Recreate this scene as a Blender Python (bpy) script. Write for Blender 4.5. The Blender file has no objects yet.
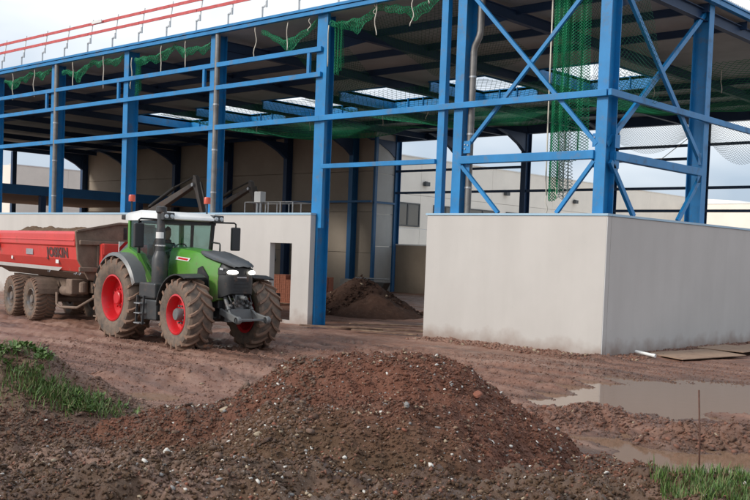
import bpy, math, random
import numpy as np
from mathutils import Vector, Matrix
random.seed(7); rng = np.random.default_rng(11)
sc = bpy.context.scene
COL = sc.collection
R = math.radians

# ------------------------------------------------------------------ camera, sky, sun, exposure
CAM = Vector((12.9441, -22.4966, 2.4485))
cam_d = bpy.data.cameras.new('camera'); cam = bpy.data.objects.new('camera', cam_d); COL.objects.link(cam)
_r = Vector((0.73518863, 0.67681082, 0.03774637)); _u = Vector((-0.05558569, 0.0046961, 0.99844288)); _f = Vector((-0.67557968, 0.73614201, -0.04107352))
m = Matrix.Identity(4)
for i in range(3):
    m[i][0] = _r[i]; m[i][1] = _u[i]; m[i][2] = -_f[i]; m[i][3] = CAM[i]
cam.matrix_world = m
cam_d.sensor_width = 36; cam_d.sensor_fit = 'HORIZONTAL'; cam_d.lens = 1007.94/750*36
cam_d.shift_y = 45.0/750; cam_d.clip_end = 3000; cam_d.clip_start = .05
sc.camera = cam
SUN_AZ, SUN_EL = R(-158), R(33)      # clockwise from +Y, elevation
SKYOFF = 0.0
w = bpy.data.worlds.new('World'); sc.world = w; w.use_nodes = True
nt = w.node_tree; nt.nodes.clear()
out = nt.nodes.new('ShaderNodeOutputWorld'); bg = nt.nodes.new('ShaderNodeBackground')
sky = nt.nodes.new('ShaderNodeTexSky'); sky.sky_type = 'NISHITA'; sky.sun_disc = False
sky.sun_elevation = SUN_EL; sky.sun_rotation = SUN_AZ; sky.dust_density = 3.0; sky.air_density = 1.0
tc = nt.nodes.new('ShaderNodeTexCoord'); mp = nt.nodes.new('ShaderNodeMapping'); mp.inputs['Scale'].default_value = (1, 1, 2.6)
nz = nt.nodes.new('ShaderNodeTexNoise'); nz.inputs['Scale'].default_value = 1.5; nz.inputs['Detail'].default_value = 5
rp = nt.nodes.new('ShaderNodeValToRGB'); rp.color_ramp.elements[0].position = .42; rp.color_ramp.elements[1].position = .60
rp.color_ramp.elements[0].color = (0,)*3+(1,); rp.color_ramp.elements[1].color = (1,)*3+(1,)
mx = nt.nodes.new('ShaderNodeMix'); mx.data_type = 'RGBA'
mx.inputs[7].default_value = (12.6, 13.0, 13.2, 1)      # pale cloud veil, same units as the sky texture
nt.links.new(tc.outputs['Generated'], mp.inputs[0]); nt.links.new(mp.outputs[0], nz.inputs['Vector']); nt.links.new(nz.outputs['Fac'], rp.inputs[0])
nt.links.new(rp.outputs[0], mx.inputs[0]); mh = nt.nodes.new('ShaderNodeMix'); mh.data_type = 'RGBA'; mh.inputs[0].default_value = .55; mh.inputs[7].default_value = (7.6, 9.4, 12.0, 1)      # thin haze veil
mp.inputs['Location'].default_value = (SKYOFF, .3, 0)
nt.links.new(sky.outputs[0], mh.inputs[6]); nt.links.new(mh.outputs[2], mx.inputs[6]); nt.links.new(mx.outputs[2], bg.inputs[0])
bg.inputs[1].default_value = .055
nt.links.new(bg.outputs[0], out.inputs[0])
sd = bpy.data.lights.new('sun', 'SUN'); sd.energy = 1.5; sd.angle = R(12); sd.color = (1, .95, .88)
sun = bpy.data.objects.new('sun', sd); COL.objects.link(sun)
to_sun = Vector((math.sin(SUN_AZ)*math.cos(SUN_EL), math.cos(SUN_AZ)*math.cos(SUN_EL), math.sin(SUN_EL)))
sun.rotation_euler = to_sun.to_track_quat('Z', 'Y').to_euler()
sc.view_settings.view_transform = 'Standard'; sc.view_settings.look = 'None'; sc.view_settings.gamma = 1
sc.view_settings.exposure = 0.75

# ------------------------------------------------------------------ materials
def mat(name, col, rough=.6, metal=0, var=.0, scale=3.0, bump=0, bscale=None, dirt=None, dirt_amt=0, dirt_scale=2.0, zfade=None, spec=.5, emit=None, bdist=.02, coord='Object', coat=0):
    M = bpy.data.materials.new(name); M.use_nodes = True
    n = M.node_tree; b = n.nodes['Principled BSDF']
    b.inputs['Roughness'].default_value = rough; b.inputs['Metallic'].default_value = metal; b.inputs['Specular IOR Level'].default_value = spec
    b.inputs['Coat Weight'].default_value = coat
    c = (*col, 1); b.inputs['Base Color'].default_value = c
    t = n.nodes.new('ShaderNodeTexCoord'); src = t.outputs[coord]
    last = None
    if var:
        z = n.nodes.new('ShaderNodeTexNoise'); z.inputs['Scale'].default_value = scale; z.inputs['Detail'].default_value = 8; z.inputs['Roughness'].default_value = .65
        n.links.new(src, z.inputs['Vector'])
        x = n.nodes.new('ShaderNodeMix'); x.data_type = 'RGBA'
        x.inputs[6].default_value = tuple(v*(1-var) for v in col)+(1,); x.inputs[7].default_value = tuple(min(1, v*(1+var)) for v in col)+(1,)
        mr = n.nodes.new('ShaderNodeMapRange'); mr.inputs[1].default_value = .3; mr.inputs[2].default_value = .7
        n.links.new(z.outputs['Fac'], mr.inputs[0]); n.links.new(mr.outputs[0], x.inputs[0]); last = x.outputs[2]
    if dirt:
        z = n.nodes.new('ShaderNodeTexNoise'); z.inputs['Scale'].default_value = dirt_scale; z.inputs['Detail'].default_value = 9; z.inputs['Roughness'].default_value = .7
        n.links.new(src, z.inputs['Vector'])
        mr = n.nodes.new('ShaderNodeMapRange'); mr.inputs[1].default_value = .62-.5*dirt_amt; mr.inputs[2].default_value = .85-.45*dirt_amt
        n.links.new(z.outputs['Fac'], mr.inputs[0]); fac = mr.outputs[0]
        if zfade:
            s = n.nodes.new('ShaderNodeSeparateXYZ'); g = n.nodes.new('ShaderNodeNewGeometry'); n.links.new(g.outputs['Position'], s.inputs[0])
            m2 = n.nodes.new('ShaderNodeMapRange'); m2.inputs[1].default_value = zfade[1]; m2.inputs[2].default_value = zfade[0]
            n.links.new(s.outputs['Z'], m2.inputs[0])
            a = n.nodes.new('ShaderNodeMath'); a.operation = 'MULTIPLY_ADD'; a.use_clamp = True
            n.links.new(m2.outputs[0], a.inputs[0]); a.inputs[1].default_value = .8; n.links.new(fac, a.inputs[2])
            a2 = n.nodes.new('ShaderNodeMath'); a2.operation = 'MULTIPLY'; n.links.new(a.outputs[0], a2.inputs[0])
            m3 = n.nodes.new('ShaderNodeMapRange'); m3.inputs[1].default_value = .25; m3.inputs[2].default_value = .6; n.links.new(z.outputs['Fac'], m3.inputs[0]); n.links.new(m3.outputs[0], a2.inputs[1])
            fac = a2.outputs[0]
        x = n.nodes.new('ShaderNodeMix'); x.data_type = 'RGBA'; x.inputs[6].default_value = c; x.inputs[7].default_value = (*dirt, 1)
        if last: n.links.new(last, x.inputs[6])
        n.links.new(fac, x.inputs[0]); last = x.outputs[2]
        rr = n.nodes.new('ShaderNodeMapRange'); rr.inputs[3].default_value = rough; rr.inputs[4].default_value = .9
        n.links.new(fac, rr.inputs[0]); n.links.new(rr.outputs[0], b.inputs['Roughness'])
    if last: n.links.new(last, b.inputs['Base Color'])
    if bump:
        z = n.nodes.new('ShaderNodeTexNoise'); z.inputs['Scale'].default_value = bscale or scale*4; z.inputs['Detail'].default_value = 8
        n.links.new(src, z.inputs['Vector'])
        q = n.nodes.new('ShaderNodeBump'); q.inputs['Strength'].default_value = bump; q.inputs['Distance'].default_value = bdist
        n.links.new(z.outputs['Fac'], q.inputs['Height']); n.links.new(q.outputs[0], b.inputs['Normal'])
    if emit:
        b.inputs['Emission Color'].default_value = (*emit[:3], 1); b.inputs['Emission Strength'].default_value = emit[3]
    return M

MUD = (.16, .095, .068)
M = {}
M['blue'] = mat('blue_paint', (.011, .195, .46), .42, var=.18, scale=1.1, dirt=(.14, .15, .15), dirt_amt=.16, dirt_scale=2.6, bump=.06, bscale=40, bdist=.003)
M['bluedark'] = mat('dark_blue_steel', (.016, .115, .27), .5, var=.15, scale=1.0)  # darker blue than the front frame
M['backsteel'] = mat('shaded_blue_steel', (.016, .05, .12), .55, var=.15, scale=1.0)  # frame blue darkened: shade of the backlit far steel put into the colour
M['coping'] = mat('coping_blue_grey', (.34, .50, .62), .35, var=.06, scale=2)
M['concrete'] = None
M['deck'] = mat('roof_deck_underside', (.38, .44, .45), .7, var=.2, scale=.35)
M['decktop'] = mat('roof_edge_metal', (.55, .58, .6), .4, .3)
M['galv'] = mat('galvanised', (.45, .46, .47), .4, .7, var=.15, scale=6)
M['zinc'] = mat('zinc_downpipe', (.22, .21, .20), .42, .6, var=.25, scale=3)
M['white'] = mat('white_paint', (.72, .72, .70), .45, var=.05)
M['redboard'] = mat('red_rail_board', (.50, .09, .09), .7, var=.25, scale=5)
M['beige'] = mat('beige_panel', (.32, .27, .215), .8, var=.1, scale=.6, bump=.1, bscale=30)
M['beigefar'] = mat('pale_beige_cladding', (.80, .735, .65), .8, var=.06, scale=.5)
M['greypanel'] = mat('lit_grey_panel', (.50, .50, .48), .8, var=.08, scale=.8)  # grey lightened for the daylight that the rear opening throws on the return wall
M['shadebrown'] = mat('shaded_brown_concrete', (.30, .24, .18), .85, var=.12, scale=.8)  # brown tone holds the shade on the inward face of the rear plinth
M['glassdark'] = mat('window_glass', (.04, .055, .065), .08, spec=.8)
M['frame'] = mat('dark_window_frame', (.05, .055, .06), .5)
M['net'] = mat('green_net_cord', (.012, .25, .11), .7)
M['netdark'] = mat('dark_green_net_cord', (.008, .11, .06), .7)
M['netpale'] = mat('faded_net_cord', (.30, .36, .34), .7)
M['rope'] = mat('white_rope', (.62, .58, .50), .8)
M['black'] = mat('black_plastic', (.018, .019, .02), .5, var=.2, scale=8, dirt=MUD, dirt_amt=.12, dirt_scale=5)
M['dgrey'] = mat('dark_grey_plastic', (.042, .044, .046), .45, var=.15, scale=5, dirt=MUD, dirt_amt=.18, dirt_scale=4)
M['nose'] = mat('nose_grey', (.075, .078, .08), .32, var=.08, scale=4, dirt=MUD, dirt_amt=.06, dirt_scale=4)
M['mgrey'] = mat('mid_grey_paint', (.14, .145, .145), .4, var=.1, scale=4, dirt=MUD, dirt_amt=.12, dirt_scale=3)
M['green'] = mat('tractor_green', (.075, .27, .026), .28, var=.06, scale=2, dirt=MUD, dirt_amt=.1, dirt_scale=5, zfade=(.9, 2.35), coat=.3)
M['red'] = mat('rim_red', (.55, .016, .022), .35, var=.08, scale=4, dirt=MUD, dirt_amt=.12, dirt_scale=6)
M['tred'] = mat('trailer_red', (.60, .045, .035), .35, var=.1, scale=1.5, dirt=(.24, .15, .11), dirt_amt=.12, dirt_scale=3, zfade=(.7, 1.65))
M['tmud'] = mat('mud_covered_steel', (.19, .132, .098), .85, var=.25, scale=4, bump=.4, bscale=18)
M['tyre'] = mat('muddy_tyre', (.035, .032, .03), .8, var=.2, scale=8, dirt=(.215, .13, .09), dirt_amt=.85, dirt_scale=7, bump=.3, bscale=25)
M['tyrewall'] = mat('tyre_sidewall', (.06, .055, .05), .8, var=.2, scale=8, dirt=(.19, .135, .10), dirt_amt=.62, dirt_scale=5)
M['rimgrey'] = mat('grey_rim', (.16, .165, .175), .6, var=.15, scale=6, dirt=(.17, .115, .08), dirt_amt=.6, dirt_scale=6)
M['roofwhite'] = mat('cab_roof_white', (.78, .78, .76), .35, var=.05, dirt=(.4, .33, .28), dirt_amt=.05)
M['amber'] = mat('beacon_amber', (.55, .08, .04), .3)
M['lampon'] = mat('lit_headlight', (1, 1, 1), .2, emit=(1, .95, .82, 2.6))
M['lens'] = mat('lamp_lens', (.55, .58, .6), .1, .2)
M['mirror'] = mat('mirror_back', (.03, .03, .032), .45)
M['seat'] = mat('seat_fabric', (.03, .03, .035), .9)
M['cloth'] = mat('dark_jacket', (.02, .025, .04), .9)
M['skin'] = mat('skin', (.42, .24, .17), .6)
M['hair'] = mat('dark_hair', (.03, .02, .015), .8)
M['chrome'] = mat('bright_metal', (.6, .6, .6), .2, .9)
M['ply'] = mat('plywood_sheet', (.33, .22, .15), .75, var=.2, scale=2.5, dirt=MUD, dirt_amt=.3, dirt_scale=2.5)
M['wood'] = mat('muddy_plank', (.36, .25, .16), .8, var=.25, scale=4, dirt=MUD, dirt_amt=.62, dirt_scale=3)
M['pvc'] = mat('white_pvc', (.75, .75, .73), .4)
M['rust'] = mat('rusty_rod', (.10, .045, .03), .8, var=.3, scale=20)
M['brick'] = mat('hollow_brick', (.33, .12, .07), .85, var=.2, scale=4)
M['block'] = mat('grey_block', (.25, .24, .22), .9, var=.15, scale=5)
M['exc'] = mat('excavator_dark_paint', (.04, .038, .036), .45, var=.15, scale=3, dirt=MUD, dirt_amt=.15)
M['excarm'] = mat('excavator_arm_grey', (.10, .085, .075), .5, var=.15, scale=3, dirt=MUD, dirt_amt=.2)

def concrete_mat():
    Mx = mat('precast_concrete', (.53, .505, .475), .82, var=.05, scale=.45, bump=.12, bscale=60, bdist=.004)
    n = Mx.node_tree; b = n.nodes['Principled BSDF']
    # weather stains: vertical streaks plus a mud splash along the foot of the wall
    prev = b.inputs['Base Color'].links[0].from_socket
    g = n.nodes.new('ShaderNodeNewGeometry'); mpp = n.nodes.new('ShaderNodeMapping'); mpp.inputs['Scale'].default_value = (1.3, 1.3, .22)
    n.links.new(g.outputs['Position'], mpp.inputs[0])
    z = n.nodes.new('ShaderNodeTexNoise'); z.inputs['Scale'].default_value = 1.6; z.inputs['Detail'].default_value = 7; n.links.new(mpp.outputs[0], z.inputs['Vector'])
    mr = n.nodes.new('ShaderNodeMapRange'); mr.inputs[1].default_value = .42; mr.inputs[2].default_value = .78; mr.inputs[4].default_value = .24; n.links.new(z.outputs['Fac'], mr.inputs[0])
    x = n.nodes.new('ShaderNodeMix'); x.data_type = 'RGBA'; x.inputs[7].default_value = (.40, .375, .345, 1); n.links.new(mr.outputs[0], x.inputs[0]); n.links.new(prev, x.inputs[6])
    z2 = n.nodes.new('ShaderNodeTexNoise'); z2.inputs['Scale'].default_value = 2.2; z2.inputs['Detail'].default_value = 9; n.links.new(g.outputs['Position'], z2.inputs['Vector'])
    s = n.nodes.new('ShaderNodeSeparateXYZ'); n.links.new(g.outputs['Position'], s.inputs[0])
    ad = n.nodes.new('ShaderNodeMath'); ad.operation = 'MULTIPLY_ADD'; ad.inputs[1].default_value = -.9; n.links.new(z2.outputs['Fac'], ad.inputs[0]); n.links.new(s.outputs['Z'], ad.inputs[2])
    m2 = n.nodes.new('ShaderNodeMapRange'); m2.inputs[1].default_value = -.42; m2.inputs[2].default_value = .04; m2.inputs[3].default_value = .75; m2.inputs[4].default_value = 0; n.links.new(ad.outputs[0], m2.inputs[0])
    y = n.nodes.new('ShaderNodeMix'); y.data_type = 'RGBA'; y.inputs[7].default_value = (.25, .16, .12, 1); n.links.new(m2.outputs[0], y.inputs[0]); n.links.new(x.outputs[2], y.inputs[6])
    # form-board pin holes and blotches
    v = n.nodes.new('ShaderNodeTexNoise'); v.inputs['Scale'].default_value = 9; v.inputs['Detail'].default_value = 3; n.links.new(g.outputs['Position'], v.inputs['Vector'])
    m3 = n.nodes.new('ShaderNodeMapRange'); m3.inputs[1].default_value = .70; m3.inputs[2].default_value = .78; m3.inputs[4].default_value = .25; n.links.new(v.outputs['Fac'], m3.inputs[0])
    k = n.nodes.new('ShaderNodeMix'); k.data_type = 'RGBA'; k.inputs[7].default_value = (.33, .31, .29, 1); n.links.new(m3.outputs[0], k.inputs[0]); n.links.new(y.outputs[2], k.inputs[6])
    n.links.new(k.outputs[2], b.inputs['Base Color'])
    return Mx
M['concrete'] = concrete_mat()

def soil_mat(name, c1, c2, c3, sc1=.5, wet=.35, olive=None, bump=.8, bdist=.05, lowrough=.35, specks=True, tracks=False):
    Mx = bpy.data.materials.new(name); Mx.use_nodes = True; n = Mx.node_tree; b = n.nodes['Principled BSDF']
    t = n.nodes.new('ShaderNodeNewGeometry'); P = t.outputs['Position']
    def noise(s, d=8, ro=.6, vec=P):
        z = n.nodes.new('ShaderNodeTexNoise'); z.inputs['Scale'].default_value = s; z.inputs['Detail'].default_value = d; z.inputs['Roughness'].default_value = ro; n.links.new(vec, z.inputs['Vector']); return z.outputs['Fac']
    def rng_(f, a, bb, c=0, d=1):
        q = n.nodes.new('ShaderNodeMapRange'); q.inputs[1].default_value = a; q.inputs[2].default_value = bb; q.inputs[3].default_value = c; q.inputs[4].default_value = d; n.links.new(f, q.inputs[0]); return q.outputs[0]
    def mix(f, a, bb):
        q = n.nodes.new('ShaderNodeMix'); q.data_type = 'RGBA'; n.links.new(f, q.inputs[0])
        for i, v in ((6, a), (7, bb)):
            if isinstance(v, tuple): q.inputs[i].default_value = (*v, 1)
            else: n.links.new(v, q.inputs[i])
        return q.outputs[2]
    big = noise(sc1, 6, .6)
    c = mix(rng_(big, .35, .65), c1, c2)
    c = mix(rng_(noise(sc1*7, 9, .7), .45, .7), c, c3)
    if olive:
        c = mix(olive(n, P, rng_, noise), c, mix(rng_(noise(5, 6), .35, .65), (.11, .066, .036), (.165, .10, .06)))
    if specks:
        vo = n.nodes.new('ShaderNodeTexVoronoi'); vo.inputs['Scale'].default_value = 22; n.links.new(P, vo.inputs['Vector'])
        sp = n.nodes.new('ShaderNodeMath'); sp.operation = 'LESS_THAN'; sp.inputs[1].default_value = .16; n.links.new(vo.outputs['Distance'], sp.inputs[0])
        sep = n.nodes.new('ShaderNodeSeparateColor'); n.links.new(vo.outputs['Color'], sep.inputs[0])
        gt = n.nodes.new('ShaderNodeMath'); gt.operation = 'GREATER_THAN'; gt.inputs[1].default_value = .80; n.links.new(sep.outputs[0], gt.inputs[0])
        ml = n.nodes.new('ShaderNodeMath'); ml.operation = 'MULTIPLY'; n.links.new(sp.outputs[0], ml.inputs[0]); n.links.new(gt.outputs[0], ml.inputs[1])
        c = mix(ml.outputs[0], c, (.30, .25, .21))
    rgh = rng_(noise(sc1*2.3, 6, .6), .35, .65, lowrough, .9)
    if tracks:
        mpp = n.nodes.new('ShaderNodeMapping'); mpp.inputs['Scale'].default_value = (.12, 1.5, 1); mpp.inputs['Rotation'].default_value = (0, 0, R(3)); n.links.new(P, mpp.inputs[0])
        st1 = noise(1.1, 8, .68, mpp.outputs[0])
        c = mix(rng_(st1, .50, .62, 0, .8), c, (.095, .045, .029)); c = mix(rng_(st1, .48, .37, 0, .7), c, (.35, .212, .158))
        sp_ = n.nodes.new('ShaderNodeSeparateXYZ'); n.links.new(P, sp_.inputs[0])
        az = n.nodes.new('ShaderNodeMath'); az.operation = 'MULTIPLY_ADD'; az.inputs[1].default_value = .06; n.links.new(noise(2.2, 5), az.inputs[0]); n.links.new(sp_.outputs['Z'], az.inputs[2])
        wetf = rng_(az.outputs[0], .075, .0, 0, .6); c = mix(wetf, c, (.085, .046, .031))
        a_ = n.nodes.new('ShaderNodeMath'); a_.operation = 'MULTIPLY'; n.links.new(rgh, a_.inputs[0]); n.links.new(rng_(st1, .40, .62, 1.05, .55), a_.inputs[1]); a2_ = n.nodes.new('ShaderNodeMath'); a2_.operation = 'MULTIPLY'; n.links.new(a_.outputs[0], a2_.inputs[0]); n.links.new(rng_(wetf, 0, .6, 1, .5), a2_.inputs[1]); rgh = a2_.outputs[0]
    n.links.new(c, b.inputs['Base Color'])
    n.links.new(rgh, b.inputs['Roughness'])
    b.inputs['Specular IOR Level'].default_value = wet
    h0 = n.nodes.new('ShaderNodeMath'); h0.operation = 'MULTIPLY_ADD'; h0.inputs[1].default_value = .45; n.links.new(noise(55, 6, .7), h0.inputs[0]); n.links.new(noise(12, 10, .78), h0.inputs[2]); h1 = h0.outputs[0]
    q = n.nodes.new('ShaderNodeBump'); q.inputs['Strength'].default_value = bump; q.inputs['Distance'].default_value = bdist
    n.links.new(h1, q.inputs['Height']); n.links.new(q.outputs[0], b.inputs['Normal'])
    return Mx

# ------------------------------------------------------------------ helpers
class MB:
    def __init__(s): s.v = []; s.f = []; s.m = []
    def add(s, vs, fs, mi=0):
        o = len(s.v); s.v += [tuple(q) for q in vs]; s.f += [tuple(i+o for i in f) for f in fs]; s.m += [mi]*len(fs); return s
    def box(s, x0, x1, y0, y1, z0, z1, mi=0):
        return s.add([(x0, y0, z0), (x1, y0, z0), (x1, y1, z0), (x0, y1, z0), (x0, y0, z1), (x1, y0, z1), (x1, y1, z1), (x0, y1, z1)],
                     [(0, 3, 2, 1), (4, 5, 6, 7), (0, 1, 5, 4), (1, 2, 6, 5), (2, 3, 7, 6), (3, 0, 4, 7)], mi)
    def bar(s, p, q, wd, ht, mi=0, up=(0, 0, 1)):
        p = Vector(p); q = Vector(q); d = (q-p).normalized(); up = Vector(up)
        if abs(d.dot(up)) > .98: up = Vector((0, 1, 0))
        a = d.cross(up).normalized()*wd/2; b = a.cross(d).normalized()*ht/2
        vs = [p-a-b, p+a-b, p+a+b, p-a+b, q-a-b, q+a-b, q+a+b, q-a+b]
        return s.add(vs, [(0, 3, 2, 1), (4, 5, 6, 7), (0, 1, 5, 4), (1, 2, 6, 5), (2, 3, 7, 6), (3, 0, 4, 7)], mi)
    def tube(s, path, r, n=8, mi=0, caps=True):
        path = [Vector(q) for q in path]; rs = r if isinstance(r, (list, tuple)) else [r]*len(path)
        rings = []; prev = None
        for i, q in enumerate(path):
            d = (path[min(i+1, len(path)-1)]-path[max(i-1, 0)])
            d = d.normalized() if d.length > 1e-9 else Vector((0, 0, 1))
            if prev is None:
                a = d.cross(Vector((0, 0, 1)) if abs(d.z) < .9 else Vector((0, 1, 0))).normalized()
            else:
                a = (prev-d*prev.dot(d)).normalized()
            prev = a; b = d.cross(a)
            rings.append([q+(a*math.cos(2*math.pi*k/n)+b*math.sin(2*math.pi*k/n))*rs[i] for k in range(n)])
        vs = [v for g in rings for v in g]; fs = []
        for i in range(len(rings)-1):
            for k in range(n):
                fs.append((i*n+k, i*n+(k+1) % n, (i+1)*n+(k+1) % n, (i+1)*n+k))
        if caps: fs += [tuple(range(n))[::-1], tuple((len(rings)-1)*n+k for k in range(n))]
        return s.add(vs, fs, mi)
    def lathe(s, prof, n=32, axis='y', c=(0, 0, 0), mi=0):
        # prof: list of (radius, along-axis)
        vs = []; fs = []
        for (r, a) in prof:
            for k in range(n):
                t = 2*math.pi*k/n; p = (r*math.cos(t), r*math.sin(t))
                if axis == 'y': q = (c[0]+p[0], c[1]+a, c[2]+p[1])
                elif axis == 'z': q = (c[0]+p[0], c[1]+p[1], c[2]+a)
                else: q = (c[0]+a, c[1]+p[0], c[2]+p[1])
                vs.append(q)
        for i in range(len(prof)-1):
            for k in range(n): fs.append((i*n+k, i*n+(k+1) % n, (i+1)*n+(k+1) % n, (i+1)*n+k))
        return s.add(vs, fs, mi)
    def prism(s, poly, axis, a, b, mi=0):
        def P(u, v, t): return {'y': (u, t, v), 'x': (t, u, v), 'z': (u, v, t)}[axis]
        n = len(poly); vs = [P(u, v, a) for u, v in poly]+[P(u, v, b) for u, v in poly]
        return s.add(vs, [tuple(range(n)), tuple(range(2*n-1, n-1, -1))]+[(i, i+n, (i+1) % n+n, (i+1) % n) for i in range(n)], mi)
    def loft(s, secs, mi=0, cap=True, closed=True):
        n = len(secs[0]); vs = [q for g in secs for q in g]; fs = []
        for i in range(len(secs)-1):
            for k in range(n if closed else n-1): fs.append((i*n+k, i*n+(k+1) % n, (i+1)*n+(k+1) % n, (i+1)*n+k))
        if cap and closed: fs += [tuple(range(n))[::-1], tuple((len(secs)-1)*n+k for k in range(n))]
        return s.add(vs, fs, mi)
    def build(s, name, mats, parent=None, smooth=False, bevel=0, loc=None, subsurf=0, recalc=True, angle=None):
        me = bpy.data.meshes.new(name); me.from_pydata(s.v, [], s.f); me.update()
        if not isinstance(mats, (list, tuple)): mats = [mats]
        for q in mats: me.materials.append(q)
        if len(mats) > 1: me.polygons.foreach_set('material_index', s.m)
        if recalc:
            import bmesh
            bm = bmesh.new(); bm.from_mesh(me); bmesh.ops.recalc_face_normals(bm, faces=bm.faces); bm.to_mesh(me); bm.free()
        o = bpy.data.objects.new(name, me); COL.objects.link(o)
        if parent: o.parent = parent
        if loc: o.location = loc
        if smooth or angle:
            me.polygons.foreach_set('use_smooth', [True]*len(me.polygons))
            if angle: me.set_sharp_from_angle(angle=R(angle))
        if bevel:
            b = o.modifiers.new('bevel', 'BEVEL'); b.width = bevel; b.segments = 2; b.limit_method = 'ANGLE'; b.angle_limit = R(35)
        if subsurf:
            b = o.modifiers.new('subd', 'SUBSURF'); b.levels = subsurf; b.render_levels = subsurf
        return o

def tag(o, label=None, cat=None, group=None, kind=None):
    if label: o['label'] = label
    if cat: o['category'] = cat
    if group: o['group'] = group
    if kind: o['kind'] = kind
    return o
def empty(name, loc=(0, 0, 0), rz=0):
    o = bpy.data.objects.new(name, None); COL.objects.link(o); o.location = loc; o.rotation_euler = (0, 0, rz); o.empty_display_size = .3; return o
def copy_tree(o, parent=None):
    c = o.copy(); COL.objects.link(c); c.parent = parent
    for ch in list(o.children): copy_tree(ch, c)
    return c
def part(name, mats, parent, fn, **k):
    b = MB(); fn(b); return b.build(name, mats, parent, **k)

_perm = rng.random((256, 256))
def vnoise(x, y):
    xi = np.floor(x).astype(int); yi = np.floor(y).astype(int); fx = x-xi; fy = y-yi
    fx = fx*fx*(3-2*fx); fy = fy*fy*(3-2*fy)
    a = _perm[xi % 256, yi % 256]; b = _perm[(xi+1) % 256, yi % 256]; c = _perm[xi % 256, (yi+1) % 256]; d = _perm[(xi+1) % 256, (yi+1) % 256]
    return (a*(1-fx)+b*fx)*(1-fy)+(c*(1-fx)+d*fx)*fy
def fbm(x, y, o=5, g=.5, l=2.03):
    s = 0; a = 1; t = 0
    for i in range(o):
        ca, sa = math.cos(i*1.3), math.sin(i*1.3)
        s = s+a*vnoise((x*ca-y*sa)+17.3*i, (x*sa+y*ca)+9.1*i); t += a; a *= g; x = x*l; y = y*l
    return s/t*2-1
def ridged(x, y, o=4):
    s = 0; a = 1; t = 0
    for i in range(o):
        s = s+a*(1-np.abs(vnoise(x+31*i, y+13*i)*2-1)); t += a; a *= .5; x = x*2.1; y = y*2.1
    return s/t
def sst(a, b, x):
    t = np.clip((x-a)/(b-a), 0, 1); return t*t*(3-2*t)

# site axes: v runs from the photographer's spot towards the hall corner, u to its right
FW = np.array([-0.67615, 0.73676]); RI = np.array([0.73676, 0.67615]); C0 = np.array([CAM.x, CAM.y])
def uv2xy(u, v): return C0[0]+RI[0]*u+FW[0]*v, C0[1]+RI[1]*u+FW[1]*v
def xy2uv(x, y):
    dx = x-C0[0]; dy = y-C0[1]; return RI[0]*dx+RI[1]*dy, FW[0]*dx+FW[1]*dy

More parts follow.
